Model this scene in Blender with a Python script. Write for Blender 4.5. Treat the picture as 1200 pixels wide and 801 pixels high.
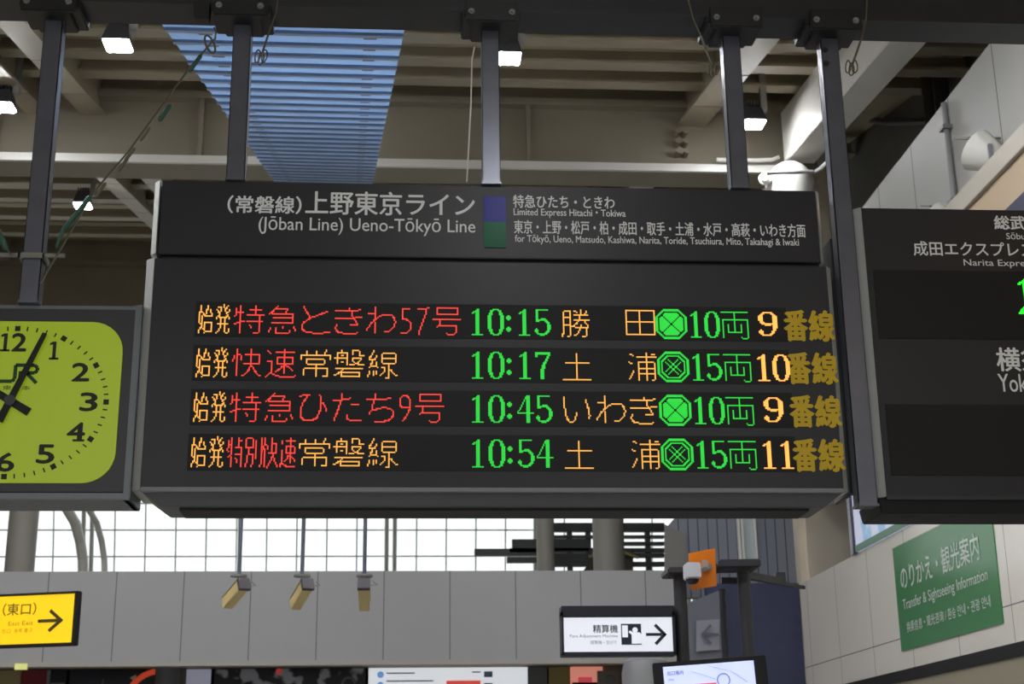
import bpy, bmesh, math, random
from mathutils import Vector, Matrix

random.seed(7)
scene = bpy.context.scene
COL = scene.collection
for _o in list(bpy.data.objects):
    bpy.data.objects.remove(_o)

# ------------------------------------------------------------------ camera
FPX = 1701.0                      # focal length in pixels of the 1200 px wide frame
PITCH, ROLL, YAW = math.radians(17.065), math.radians(-0.69), math.radians(4.058)
_cp, _sp, _cy, _sy = math.cos(PITCH), math.sin(PITCH), math.cos(YAW), math.sin(YAW)
FWD = Vector((_sy * _cp, _cy * _cp, _sp))
_r = Vector((_cy, -_sy, 0)); _u = _r.cross(FWD)
RIGHT = _r * math.cos(ROLL) + _u * math.sin(ROLL)
UP = _u * math.cos(ROLL) - _r * math.sin(ROLL)
EYE = Vector((0, 0, 1.6))
cam = bpy.data.cameras.new('camera')
cam.sensor_width = 36.0
cam.lens = 36.0 * FPX / 1200.0
cam.clip_end = 300
cam.dof.use_dof = True
cam.dof.focus_distance = 7.2
cam.dof.aperture_fstop = 5.0
camo = bpy.data.objects.new('camera', cam)
camo.matrix_world = Matrix(((RIGHT.x, UP.x, -FWD.x, EYE.x), (RIGHT.y, UP.y, -FWD.y, EYE.y),
                            (RIGHT.z, UP.z, -FWD.z, EYE.z), (0, 0, 0, 1)))
COL.objects.link(camo)
scene.camera = camo

# ------------------------------------------------------------------ world, exposure, lamp power
WORLD_STRENGTH = 1.3
LAMP_STRENGTH = 310.0
world = bpy.data.worlds.new('daylight')
scene.world = world
world.use_nodes = True
_bg = world.node_tree.nodes['Background']
_bg.inputs[0].default_value = (0.93, 0.97, 1.0, 1)
_bg.inputs[1].default_value = WORLD_STRENGTH
vs = scene.view_settings
vs.view_transform = 'Standard'
vs.look = 'None'
vs.exposure = 0.0
vs.gamma = 1.0
vs.use_curve_mapping = False


def at(px, py, Y=None, X=None, Z=None, roof=None):
    """where the sight line through a photo pixel meets a plane of the place"""
    d = FWD + RIGHT * ((px - 600) / FPX) - UP * ((py - 400.5) / FPX)
    if Y is not None: t = Y / d.y
    elif X is not None: t = X / d.x
    elif Z is not None: t = (Z - EYE.z) / d.z
    else: t = (roof - EYE.z) / (d.z - SLOPE * d.y)
    return EYE + d * t


SLOPE = 0.213                     # the roof rises this much per metre of depth


# ------------------------------------------------------------------ materials
def lin(c):
    return tuple((v / 255 / 12.92) if v / 255 <= 0.04045 else ((v / 255 + 0.055) / 1.055) ** 2.4 for v in c) + (1.0,)


MATS = {}


def mat(name, rgb, rough=0.5, metal=0.0, vary=0.0, scale=6.0, spec=0.5, emit=None, strength=0.0, coat=0.0, bump=0.0):
    if name in MATS: return MATS[name]
    m = bpy.data.materials.new(name); m.use_nodes = True
    nt = m.node_tree; p = nt.nodes['Principled BSDF']
    p.inputs['Base Color'].default_value = lin(rgb)
    p.inputs['Roughness'].default_value = rough
    p.inputs['Metallic'].default_value = metal
    p.inputs['Specular IOR Level'].default_value = spec
    p.inputs['Coat Weight'].default_value = coat
    p.inputs['Coat Roughness'].default_value = 0.2
    if emit is not None:
        p.inputs['Emission Color'].default_value = lin(emit)
        p.inputs['Emission Strength'].default_value = strength
    if vary or bump:
        tc = nt.nodes.new('ShaderNodeTexCoord')
        nz = nt.nodes.new('ShaderNodeTexNoise'); nz.inputs['Scale'].default_value = scale; nz.inputs['Detail'].default_value = 4
        nt.links.new(tc.outputs['Object'], nz.inputs['Vector'])
        if vary:
            mr = nt.nodes.new('ShaderNodeMapRange')
            mr.inputs['From Min'].default_value = 0.3; mr.inputs['From Max'].default_value = 0.7
            mr.inputs['To Min'].default_value = 1 - vary; mr.inputs['To Max'].default_value = 1 + vary
            nt.links.new(nz.outputs['Fac'], mr.inputs['Value'])
            mx = nt.nodes.new('ShaderNodeMix'); mx.data_type = 'RGBA'; mx.blend_type = 'MULTIPLY'
            mx.inputs['Factor'].default_value = 1.0
            mx.inputs['A'].default_value = lin(rgb)
            nt.links.new(mr.outputs['Result'], mx.inputs['B'])
            nt.links.new(mx.outputs['Result'], p.inputs['Base Color'])
        if bump:
            bp = nt.nodes.new('ShaderNodeBump'); bp.inputs['Strength'].default_value = bump
            nt.links.new(nz.outputs['Fac'], bp.inputs['Height'])
            nt.links.new(bp.outputs['Normal'], p.inputs['Normal'])
    MATS[name] = m
    return m


def panel_mat(name, rgb, joints, line=(60, 60, 60), rough=0.4, vary=0.03, spec=0.5):
    """panelling with dark joints; joints = list of (axis, pitch, offset, width) in object space"""
    m = mat(name, rgb, rough=rough, spec=spec)
    nt = m.node_tree; p = nt.nodes['Principled BSDF']
    tc = nt.nodes.new('ShaderNodeTexCoord'); sx = nt.nodes.new('ShaderNodeSeparateXYZ')
    nt.links.new(tc.outputs['Object'], sx.inputs[0])
    acc = None

    def mth(op, a, b):
        n = nt.nodes.new('ShaderNodeMath'); n.operation = op
        for i, v in enumerate((a, b)):
            if v is None: continue
            if isinstance(v, (int, float)): n.inputs[i].default_value = v
            else: nt.links.new(v, n.inputs[i])
        return n.outputs[0]
    for ax, pitch, off, w in joints:
        s = mth('SUBTRACT', sx.outputs[ax], off)
        s = mth('DIVIDE', s, pitch)
        s = mth('FRACT', s, None)
        s = mth('LESS_THAN', s, w / pitch)
        acc = s if acc is None else mth('MAXIMUM', acc, s)
    nz = nt.nodes.new('ShaderNodeTexNoise'); nz.inputs['Scale'].default_value = 1.3
    nt.links.new(tc.outputs['Object'], nz.inputs['Vector'])
    mr = nt.nodes.new('ShaderNodeMapRange'); mr.inputs['To Min'].default_value = 1 - vary; mr.inputs['To Max'].default_value = 1 + vary
    nt.links.new(nz.outputs['Fac'], mr.inputs['Value'])
    m1 = nt.nodes.new('ShaderNodeMix'); m1.data_type = 'RGBA'; m1.blend_type = 'MULTIPLY'; m1.inputs['Factor'].default_value = 1
    m1.inputs['A'].default_value = lin(rgb); nt.links.new(mr.outputs['Result'], m1.inputs['B'])
    m2 = nt.nodes.new('ShaderNodeMix'); m2.data_type = 'RGBA'
    nt.links.new(acc, m2.inputs['Factor']); nt.links.new(m1.outputs['Result'], m2.inputs['A']); m2.inputs['B'].default_value = lin(line)
    nt.links.new(m2.outputs['Result'], p.inputs['Base Color'])
    return m


def blotch_mat(name, dark, light, scale, thresh, emit=0.0):
    """dark advertising print with pale irregular shapes"""
    m = mat(name, dark, rough=0.3)
    nt = m.node_tree; p = nt.nodes['Principled BSDF']
    tc = nt.nodes.new('ShaderNodeTexCoord')
    nz = nt.nodes.new('ShaderNodeTexNoise'); nz.inputs['Scale'].default_value = scale; nz.inputs['Detail'].default_value = 3
    nt.links.new(tc.outputs['Object'], nz.inputs['Vector'])
    cr = nt.nodes.new('ShaderNodeValToRGB')
    cr.color_ramp.elements[0].position = thresh; cr.color_ramp.elements[0].color = lin(dark)
    cr.color_ramp.elements[1].position = thresh + 0.06; cr.color_ramp.elements[1].color = lin(light)
    nt.links.new(nz.outputs['Fac'], cr.inputs[0]); nt.links.new(cr.outputs[0], p.inputs['Base Color'])
    if emit:
        nt.links.new(cr.outputs[0], p.inputs['Emission Color']); p.inputs['Emission Strength'].default_value = emit
    return m


def glow(name, rgb, strength, rough=0.5):
    return mat(name, rgb, rough=rough, emit=rgb, strength=strength)


# ------------------------------------------------------------------ mesh builder
_TEXT = {}


def text_shape(s, bold):
    k = s
    if k not in _TEXT:
        cu = bpy.data.curves.new('lettering_source', 'FONT'); cu.body = s; cu.resolution_u = 3
        o = bpy.data.objects.new('lettering_source', cu); COL.objects.link(o)
        dg = bpy.context.evaluated_depsgraph_get()
        e = o.evaluated_get(dg); me = e.to_mesh()
        vs_ = [v.co.copy() for v in me.vertices]; fs = [tuple(p.vertices) for p in me.polygons]
        e.to_mesh_clear(); bpy.data.objects.remove(o); bpy.data.curves.remove(cu)
        x0 = min(v.x for v in vs_); x1 = max(v.x for v in vs_); y0 = min(v.y for v in vs_); y1 = max(v.y for v in vs_)
        _TEXT[k] = (vs_, fs, x0, x1, y0, y1)
    return _TEXT[k]


class MB:
    def __init__(self): self.v, self.f = [], []

    def add(self, vs_, fs):
        n = len(self.v); self.v += [Vector(v) for v in vs_]; self.f += [tuple(i + n for i in f) for f in fs]; return self

    def box(self, x0, x1, y0, y1, z0, z1):
        return self.add([(x0, y0, z0), (x1, y0, z0), (x1, y1, z0), (x0, y1, z0), (x0, y0, z1), (x1, y0, z1), (x1, y1, z1), (x0, y1, z1)],
                        [(0, 3, 2, 1), (4, 5, 6, 7), (0, 1, 5, 4), (1, 2, 6, 5), (2, 3, 7, 6), (3, 0, 4, 7)])

    def hexa(self, a, b):
        """box between two quads a and b (same winding)"""
        return self.add(list(a) + list(b), [(0, 3, 2, 1), (4, 5, 6, 7), (0, 1, 5, 4), (1, 2, 6, 5), (2, 3, 7, 6), (3, 0, 4, 7)])

    def obox(self, c, axes, h):
        c = Vector(c); ax = [Vector(a).normalized() * k for a, k in zip(axes, h)]
        q = [(-1, -1), (1, -1), (1, 1), (-1, 1)]
        return self.hexa([c + ax[0] * i + ax[1] * j - ax[2] for i, j in q], [c + ax[0] * i + ax[1] * j + ax[2] for i, j in q])

    def bar(self, p, q, w, h, up=(0, 0, 1)):
        p, q = Vector(p), Vector(q); d = (q - p)
        s = d.cross(Vector(up))
        if s.length < 1e-6: s = d.cross(Vector((0, 1, 0)))
        u = s.cross(d)
        return self.obox((p + q) / 2, (s, u, d), (w / 2, h / 2, d.length / 2))

    def prism(self, pts, ext):
        """closed polygon pts (3D, planar) extruded by the vector ext"""
        n = len(pts); ext = Vector(ext); a = [Vector(p) for p in pts]; b = [p + ext for p in a]
        return self.add(a + b, [tuple(range(n - 1, -1, -1)), tuple(range(n, 2 * n))] + [(i, (i + 1) % n, (i + 1) % n + n, i + n) for i in range(n)])

    def cyl(self, p, q, r, n=12, r2=None):
        p, q = Vector(p), Vector(q); d = (q - p).normalized(); r2 = r if r2 is None else r2
        s = d.orthogonal().normalized(); t = d.cross(s)
        a = [p + (s * math.cos(2 * math.pi * i / n) + t * math.sin(2 * math.pi * i / n)) * r for i in range(n)]
        b = [q + (s * math.cos(2 * math.pi * i / n) + t * math.sin(2 * math.pi * i / n)) * r2 for i in range(n)]
        return self.add(a + b, [tuple(range(n - 1, -1, -1)), tuple(range(n, 2 * n))] + [(i, (i + 1) % n, (i + 1) % n + n, i + n) for i in range(n)])

    def tube(self, pts, r, n=8, closed=False):
        pts = [Vector(p) for p in pts]; m = len(pts); rings = []
        s = None
        for i, p in enumerate(pts):
            a = pts[i - 1] if (i > 0 or closed) else p
            b = pts[(i + 1) % m] if (i < m - 1 or closed) else p
            d = (b - a).normalized()
            s = d.orthogonal().normalized() if s is None else (s - d * s.dot(d)).normalized()
            t = d.cross(s)
            rings.append([p + (s * math.cos(2 * math.pi * k / n) + t * math.sin(2 * math.pi * k / n)) * r for k in range(n)])
        vs_ = [v for ring in rings for v in ring]; fs = []
        for i in range(m if closed else m - 1):
            j = (i + 1) % m
            fs += [(i * n + k, i * n + (k + 1) % n, j * n + (k + 1) % n, j * n + k) for k in range(n)]
        if not closed: fs += [tuple(range(n - 1, -1, -1)), tuple((m - 1) * n + k for k in range(n))]
        return self.add(vs_, fs)

    def lathe(self, c, axis, prof, n=20):
        """prof = (distance along axis, radius) list, capped"""
        c = Vector(c); d = Vector(axis).normalized(); s = d.orthogonal().normalized(); t = d.cross(s)
        vs_ = [c + d * h + (s * math.cos(2 * math.pi * k / n) + t * math.sin(2 * math.pi * k / n)) * r for h, r in prof for k in range(n)]
        m = len(prof)
        fs = [(i * n + k, i * n + (k + 1) % n, (i + 1) * n + (k + 1) % n, (i + 1) * n + k) for i in range(m - 1) for k in range(n)]
        fs += [tuple(range(n - 1, -1, -1)), tuple((m - 1) * n + k for k in range(n))]
        return self.add(vs_, fs)

    def text(self, s, p, w, h, U=(1, 0, 0), V=(0, 0, 1), bold=0.0):
        """lettering whose outline box starts at p (lower left) and is w wide and h high"""
        vs_, fs, x0, x1, y0, y1 = text_shape(s, bold); U, V, p = Vector(U), Vector(V), Vector(p)
        if w is None: w = h * (x1 - x0) / (y1 - y0)
        em = h / max(y1 - y0, .6) * bold                      # heavier strokes: the same outline set down again beside itself
        N = U.cross(V).normalized()
        for k, (dx, dy) in enumerate(((0, 0),) if not bold else ((-em, 0), (em, 0), (0, -em * .7), (0, em * .7))):
            q = p + U * dx + V * dy + N * (.0002 * k)
            self.add([q + U * ((v.x - x0) / (x1 - x0) * w) + V * ((v.y - y0) / (y1 - y0) * h) for v in vs_], fs)
        return self

    def flat(self, pts): return self.add(pts, [tuple(range(len(pts)))])

    def build(self, name, m, parent=None, bevel=0.0, smooth=False, loc=None):
        org = origin(parent) if parent is not None else Vector(loc if loc is not None else (0, 0, 0))
        me = bpy.data.meshes.new(name)
        me.from_pydata([tuple(v - org) for v in self.v], [], self.f)
        if bevel or True:
            bm = bmesh.new(); bm.from_mesh(me)
            if bevel:
                ed = [e for e in bm.edges if len(e.link_faces) == 2 and e.calc_face_angle(0) > 0.5]
                bmesh.ops.bevel(bm, geom=ed, offset=bevel, segments=2, affect='EDGES', clamp_overlap=True)
            if len(bm.faces) and any(len(e.link_faces) == 2 for e in bm.edges) and name.find('lettering') < 0:
                bmesh.ops.recalc_face_normals(bm, faces=bm.faces)
            bm.to_mesh(me); bm.free()
        if smooth:
            for p in me.polygons: p.use_smooth = True
            try: me.set_sharp_from_angle(angle=math.radians(40))
            except Exception: pass
        me.materials.append(m)
        o = bpy.data.objects.new(name, me); COL.objects.link(o)
        if parent is not None: o.parent = parent
        elif loc is not None: o.location = org
        return o


def origin(o):
    p = Vector((0, 0, 0))
    while o is not None: p += o.location; o = o.parent
    return p


def tag(o, label, cat, group=None, kind=None):
    o['label'] = label; o['category'] = cat
    if group: o['group'] = group
    if kind: o['kind'] = kind
    return o


def thing(name, label, cat, loc, group=None):
    o = bpy.data.objects.new(name, None); COL.objects.link(o); o.location = Vector(loc); o.empty_display_size = 0.1
    return tag(o, label, cat, group)


def struct(name, mb, m, label, cat, **k):
    return tag(mb.build(name, m, **k), label, cat, kind='structure')


def copy_tree(o, loc=None, parent=None):
    c = o.copy(); COL.objects.link(c)
    if parent is not None: c.parent = parent
    if loc is not None: c.location = Vector(loc)
    for ch in o.children: copy_tree(ch, None, c)
    return c


def rounded(x0, x1, z0, z1, r, y, n=8):
    pts = []
    for cx, cz, a0 in ((x1 - r, z1 - r, 0), (x0 + r, z1 - r, 90), (x0 + r, z0 + r, 180), (x1 - r, z0 + r, 270)):
        for i in range(n + 1):
            a = math.radians(a0 + 90 * i / n); pts.append(Vector((cx + r * math.cos(a), y, cz + r * math.sin(a))))
    return pts


def box_px(x0, y0, x1, y1, Y):
    """lower-left corner, width and height on the plane Y of a rectangle measured on the photo"""
    a = at(x0, (y0 + y1) / 2, Y); b = at(x1, (y0 + y1) / 2, Y); m = (x0 + x1) / 2
    return a.x, at(m, y1, Y).z, b.x - a.x, at(m, y0, Y).z - at(m, y1, Y).z


def sign_text(mb, s, x0, y0, x1, y1, Y, bold=0.0):
    x, z, w, h = box_px(x0, y0, x1, y1, Y)
    return mb.text(s, (x, Y, z), w, h, bold=bold)

# ------------------------------------------------------------------ palette
M_deck = mat('roof_deck', (184, 172, 144), rough=0.75, vary=0.08, scale=0.8)
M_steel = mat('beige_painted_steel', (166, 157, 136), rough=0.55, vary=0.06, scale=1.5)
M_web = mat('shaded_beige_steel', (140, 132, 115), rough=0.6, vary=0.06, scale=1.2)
M_dark = mat('dark_steel', (40, 40, 44), rough=0.42, vary=0.12, scale=9)
M_post = mat('post_paint', (104, 106, 116), rough=0.26, metal=0.4, vary=0.08, scale=8)
M_black = mat('black_plastic', (22, 22, 24), rough=0.5)
M_matte = mat('matte_black', (13, 13, 14), rough=0.65)
M_alu = mat('brushed_aluminium', (150, 152, 152), rough=0.38, metal=0.75, vary=0.06, scale=14)
M_grey = mat('grey_paint', (128, 129, 130), rough=0.5)
M_cream = mat('cream_render', (222, 211, 192), rough=0.55, vary=0.04, scale=1.5)
M_white = mat('white_paint', (214, 212, 206), rough=0.4)
M_fascia = panel_mat('grey_fascia_panels', (166, 165, 166), [(0, 0.9, -0.38, 0.014)], line=(104, 104, 104), rough=0.5)
M_tile = panel_mat('cream_wall_tiles', (226, 221, 211), [(1, 1.36, 0.63, 0.012), (2, 1.15, 3.12, 0.012)], line=(120, 112, 110), rough=0.16)
M_pan = panel_mat('white_wall_panels', (160, 159, 155), [(1, 1.15, 0.4, 0.02)], line=(96, 94, 90), rough=0.55, spec=.25)
M_slat = panel_mat('grey_slat_cladding', (122, 126, 138), [(0, 0.14, 0.0, 0.018)], line=(66, 68, 76), rough=0.5)
M_floor = panel_mat('floor_stone', (150, 146, 140), [(0, 0.6, 0, 0.006), (1, 0.6, 0, 0.006)], line=(105, 102, 98), rough=0.3)

# ------------------------------------------------------------------ room shell
RX = 5.4
struct('floor', MB().box(-14.2, 8.4, -8, 40, -0.2, 0), M_floor, 'pale stone floor of the station hall', 'floor')
z_at = lambda y: 7.05 + SLOPE * y
mb = MB()
for x0, x1, y0, y1 in ((-14, 7.3, -8, 7.6), (-14, -2.15, 7.6, 19.5), (-.7, 7.3, 7.6, 19.5), (-14, 7.3, 19.5, 33.6)):   # the gap is a skylight over the blue sheet
    mb.hexa([(x0, y0, z_at(y0)), (x1, y0, z_at(y0)), (x1, y1, z_at(y1)), (x0, y1, z_at(y1))],
            [(x0, y0, z_at(y0) + .25), (x1, y0, z_at(y0) + .25), (x1, y1, z_at(y1) + .25), (x0, y1, z_at(y1) + .25)])
struct('ceiling', mb, M_deck, 'beige sloping roof deck above the hall', 'ceiling')
mb = MB().prism([(-14, -8, 0), (-14, 36.3, 0), (-14, 36.3, 5), (-14, 33.4, z_at(33.4)), (-14, -8, z_at(-8))], (-0.2, 0, 0))
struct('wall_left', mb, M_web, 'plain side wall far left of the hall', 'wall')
struct('wall_back', MB().box(-14, 3.72, 20, 20.25, 3.26, 4.46), M_fascia, 'grey panelled fascia band across the back of the hall', 'wall')
struct('trim_1', MB().box(-14, 3.72, 19.97, 20.25, 3.2, 3.262), mat('fascia_lip', (172, 168, 160), rough=0.5), 'pale lip along the foot of the grey fascia', 'trim')
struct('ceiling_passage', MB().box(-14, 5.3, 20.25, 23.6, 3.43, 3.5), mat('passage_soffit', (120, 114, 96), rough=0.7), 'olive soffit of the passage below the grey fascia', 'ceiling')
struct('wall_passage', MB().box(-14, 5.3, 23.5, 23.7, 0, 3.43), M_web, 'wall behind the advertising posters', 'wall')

# right wall: tiled band, open strip, white panelled parapet
struct('wall_right', MB().box(RX, RX + .25, -6, 20, 2.78, 4.27), M_tile, 'glossy cream tiled wall on the right', 'wall')
struct('trim_2', MB().box(RX - .05, RX + .2, -6, 20.0, 2.66, 2.78), M_matte, 'black trim along the bottom of the cream tiles', 'trim')
struct('lintel_right', MB().box(RX - .03, RX + .25, -6, 19.5, 2.25, 2.66), mat('beige_lintel', (150, 142, 122), rough=0.6), 'beige lintel under the black trim on the right', 'lintel')
struct('wall_shopfront', MB().box(RX + .3, RX + .5, -6, 20.2, 0, 2.3), mat('shopfront_dark', (80, 76, 66), rough=0.5), 'dim wall below the beige lintel on the right', 'wall')
struct('wall_parapet', MB().box(RX, RX + .25, -6, 20, 5.55, 8.26), M_pan, 'white panelled upper wall on the right', 'wall')
struct('wall_outer', MB().box(7.05, 7.3, -8, 36.4, 0, z_at(33.4)), mat('dark_outer_wall', (96, 94, 88), rough=0.7, vary=0.05), 'dim outer wall above the white parapet', 'wall')
struct('pillar_right', MB().box(5.45, 6.32, 20.0, 20.9, 0, 12.0), M_cream, 'cream pillar rising behind the white parapet', 'pillar', bevel=0.09)
struct('wall_bay', MB().prism([at(x, y, 20.35) for x, y in ((803, 592), (782, 617), (782, 700), (948, 700), (936, 592), (934, 480), (803, 480))], (0, .15, 0)),
       M_slat, 'dark grey slatted cladding in the corner bay', 'wall')
struct('trim_3', MB().prism([at(x, y, 20.3) for x, y in ((779, 614), (804, 626), (805, 735), (779, 735))], (0, .04, 0)), mat('bay_return', (122, 120, 116), rough=0.6), 'grey return at the end of the fascia', 'trim')
struct('wall_navy', MB().box(4.12, 5.44, 20.22, 20.34, 0, 4.31), mat('navy_panel', (58, 62, 92), rough=0.5, vary=0.05), 'navy blue wall panel in the corner bay', 'wall')
mb = MB().prism([at(x, y, 20.32) for x, y in ((863, 585), (883, 585), (887, 664), (868, 664))], (0, .03, 0))
struct('window_2', mb, mat('frosted_strip', (178, 190, 192), rough=0.25), 'tall frosted window strip in the slatted cladding', 'window')
mb = MB()
for a, b in (((863, 585), (868, 664)), ((867, 585), (872, 664)), ((882, 585), (887, 664))):
    mb.bar(at(*a, 20.29), at(*b, 20.29), .035, .06, up=(0, 1, 0))
struct('trim_4', mb, M_white, 'white frame of the tall window strip', 'trim')

# roof steelwork: purlins, rafters, cross girders
PY = [0.9, 1.85, 2.8, 3.75, 4.7, 5.65, 6.6, 7.55, 8.5, 9.45, 10.4, 11.35, 12.3, 13.3, 14.28, 15.25, 16.18, 17.07, 20.9, 21.9, 23.1, 24.35, 25.8, 27.7, 29.8]
pz = lambda y: 6.75 + SLOPE * y
for i, y in enumerate(PY):
    mb = MB().box(-13.9, 7.0, y - .1, y + .1, pz(y) - .01, pz(y) + .03).box(-13.9, 7.0, y + .06, y + .1, pz(y) + .03, pz(y) + .24)
    struct('purlin_beam', mb, M_steel, 'beige steel purlin under the roof deck, one of a regular row', 'beam')['group'] = 'purlins under the roof deck'
rz = lambda y: 6.5 + SLOPE * y


def rafter(x0, x1, y0, y1, joints):
    mb = MB()
    ys = [y0] + [j for j in joints if y0 < j < y1] + [y1]
    for a, b in zip(ys, ys[1:]):
        b2 = b - .03
        mb.hexa([(x0, a, rz(a)), (x1, a, rz(a)), (x1, b2, rz(b2)), (x0, b2, rz(b2))],
                [(x0, a, rz(a) + .04), (x1, a, rz(a) + .04), (x1, b2, rz(b2) + .04), (x0, b2, rz(b2) + .04)])
    xm = (x0 + x1) / 2
    mb.hexa([(xm - .06, y0, rz(y0) + .04), (xm + .06, y0, rz(y0) + .04), (xm + .06, y1, rz(y1) + .04), (xm - .06, y1, rz(y1) + .04)],
            [(xm - .06, y0, rz(y0) + .54), (xm + .06, y0, rz(y0) + .54), (xm + .06, y1, rz(y1) + .54), (xm - .06, y1, rz(y1) + .54)])
    return mb


J = [11.2, 12.7, 14.2, 15.7, 17.2, 21.8, 23.0, 24.3, 25.7, 27.2, 28.7]
struct('rafter_beam', rafter(-4.52, -4.2, -6, 32.4, J), M_steel, 'beige rafter running away above the clock', 'beam')
struct('rafter_beam', rafter(-5.25, -4.95, -6, 32.4, J), M_steel, 'beige rafter left of the rafter above the clock', 'beam')
struct('rafter_beam', rafter(3.64, 4.04, -6, 32.4, J), M_steel, 'beige rafter running away right of the centre lamp', 'beam')
struct('rafter_beam', rafter(-9.6, -9.25, -6, 32.4, J), M_steel, 'beige rafter far left of the roof', 'beam')
mb = MB().box(-13.9, 5.6, 18.3, 18.4, 9.74, 11.0).box(-13.9, 5.6, 18.12, 18.62, 9.62, 9.76)
mb.box(-13.9, 5.6, 18.14, 18.56, 10.62, 10.72)
for x in (-11.2, -8.4, -5.6, -2.9, 1.55, 4.6):
    mb.box(x - .03, x + .03, 18.16, 18.3, 9.76, 10.62)
for k in range(3):
    for j in range(2):
        mb.cyl((3.62 + .11 * j, 18.12, 9.95 + .15 * k), (3.62 + .11 * j, 18.3, 9.95 + .15 * k), .035, 8)
struct('trim_5', MB().box(-13.9, 5.0, 18.06, 18.115, 9.62, 9.73), M_white, 'lit flange edge of the deep cross girder, painted in as a white strip', 'trim')  # white strip stands in for light on the girder's flange edge
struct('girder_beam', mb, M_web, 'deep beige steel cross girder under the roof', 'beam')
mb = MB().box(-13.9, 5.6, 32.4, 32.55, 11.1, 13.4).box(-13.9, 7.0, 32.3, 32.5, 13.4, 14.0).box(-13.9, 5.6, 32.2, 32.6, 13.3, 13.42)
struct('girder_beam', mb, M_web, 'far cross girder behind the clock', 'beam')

# box girder along the right wall
g0, g1 = at(1047, 42, X=5.0), at(919, 191, X=5.0)
dz = (g1.z - g0.z) / (g1.y - g0.y)
w_ = .27
gs = Vector((5.0, g1.y - 9, g1.z - dz * 9)); ge = Vector((5.0, g1.y, g1.z))
q = lambda p, h0, h1: [(p.x, p.y, p.z + h0), (p.x + w_ + .15, p.y, p.z + h0), (p.x + w_ + .15, p.y, p.z + h1), (p.x, p.y, p.z + h1)]
struct('box_beam', MB().hexa(q(gs, 0, .75), q(ge, 0, .75)), mat('pale_box_girder', (226, 224, 216), rough=0.28, vary=0.05, scale=1.2),
       'pale glossy box beam sloping up along the right wall', 'beam', bevel=0.012)

# blue corrugated soffit
k0, k1 = 0.50, 0.885
def strip_pt(px, py, k): return EYE + (at(px, py, roof=6.3) - EYE) * k
bl, br, fl, fr = strip_pt(185, 22, .55), strip_pt(475, 30, .55), strip_pt(320, 210, .80), strip_pt(437, 213, .80)
nb = 29
mb = MB()
e0, e1 = -0.015, 1.07
up_ = Vector((0, -.33, .94))
P = lambda A, B, s, h: A.lerp(B, s) + up_ * h
mb.hexa([P(bl, fl, e0, 0), P(br, fr, e0, 0), P(br, fr, e1, 0), P(bl, fl, e1, 0)], [P(bl, fl, e0, .006), P(br, fr, e0, .006), P(br, fr, e1, .006), P(bl, fl, e1, .006)])
seams = MB()
for j in range(nb + 1):
    t = e0 + (e1 - e0) * j / (nb + .2); t2 = t + (e1 - e0) / nb * .2
    seams.hexa([P(bl, fl, t, -.02), P(br, fr, t, -.02), P(br, fr, t2, -.02), P(bl, fl, t2, -.02)], [P(bl, fl, t, -.001), P(br, fr, t, -.001), P(br, fr, t2, -.001), P(bl, fl, t2, -.001)])
ms = bpy.data.materials.new('pale_blue_sheet'); ms.use_nodes = True       # translucent sheet under the skylight
nt = ms.node_tree; nt.nodes.clear()
out = nt.nodes.new('ShaderNodeOutputMaterial'); mx = nt.nodes.new('ShaderNodeMixShader'); df = nt.nodes.new('ShaderNodeBsdfDiffuse'); tl = nt.nodes.new('ShaderNodeBsdfTranslucent')
df.inputs[0].default_value = lin((176, 194, 216)); tl.inputs[0].default_value = lin((176, 198, 222)); mx.inputs[0].default_value = .55
nt.links.new(df.outputs[0], mx.inputs[1]); nt.links.new(tl.outputs[0], mx.inputs[2]); nt.links.new(mx.outputs[0], out.inputs[0])
soff = mb.build('corrugated_soffit', ms)
sm_ = seams.build('corrugation_ridges', mat('blue_ridge', (118, 138, 168), rough=0.5), soff)
tag(soff, 'pale blue corrugated metal soffit strip sloping up behind the hanging board', 'soffit')
mb = MB()  # two dark bands of shade on the sheet, set down as blue-grey patches
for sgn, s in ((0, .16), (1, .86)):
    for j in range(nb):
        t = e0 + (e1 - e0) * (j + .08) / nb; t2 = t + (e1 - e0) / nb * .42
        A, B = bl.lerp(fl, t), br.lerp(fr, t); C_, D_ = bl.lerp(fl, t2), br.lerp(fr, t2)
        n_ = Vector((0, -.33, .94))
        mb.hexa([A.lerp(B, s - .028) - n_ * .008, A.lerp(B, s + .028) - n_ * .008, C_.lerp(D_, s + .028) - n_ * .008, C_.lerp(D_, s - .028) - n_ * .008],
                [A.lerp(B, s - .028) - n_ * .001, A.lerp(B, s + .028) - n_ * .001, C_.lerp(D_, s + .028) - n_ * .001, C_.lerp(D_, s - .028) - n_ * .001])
shades = mb.build('shade_band', mat('blue_grey_shade', (64, 80, 112), rough=0.5), soff); shades['kind'] = 'stuff'

# glazed barrel vault at the far end
vy = lambda a: 30.4 + 6.0 * math.cos(a)
vzz = lambda a: 3.0 + 11.0 * math.sin(a)
A0, A1 = 0.02, 1.05
ang = []
zz = 3.35
while zz < 12.4:
    ang.append(math.asin((zz - 3.0) / 11.0)); zz += .625
mb = MB(); gl = MB()
for x in [(-14 + .735 * i + .15) for i in range(29)]:
    mb.tube([(x, vy(a) - .02, vzz(a)) for a in [A0 + (A1 - A0) * i / 20 for i in range(21)]], .02, 6)
for a in ang:
    mb.box(-14, 7.0, vy(a) - .04, vy(a) + .01, vzz(a) - .016, vzz(a) + .016)
for x in (-11.55, -7.87, -4.2, -.52, 3.16, 6.8):
    for dx in ((0,) if x in (-4.2,) else (-.1, .1)):
        mb.tube([(x + dx, vy(a) - .1, vzz(a)) for a in [A0 + (A1 - A0) * i / 20 for i in range(21)]], .055, 8)
n = 24
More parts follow.
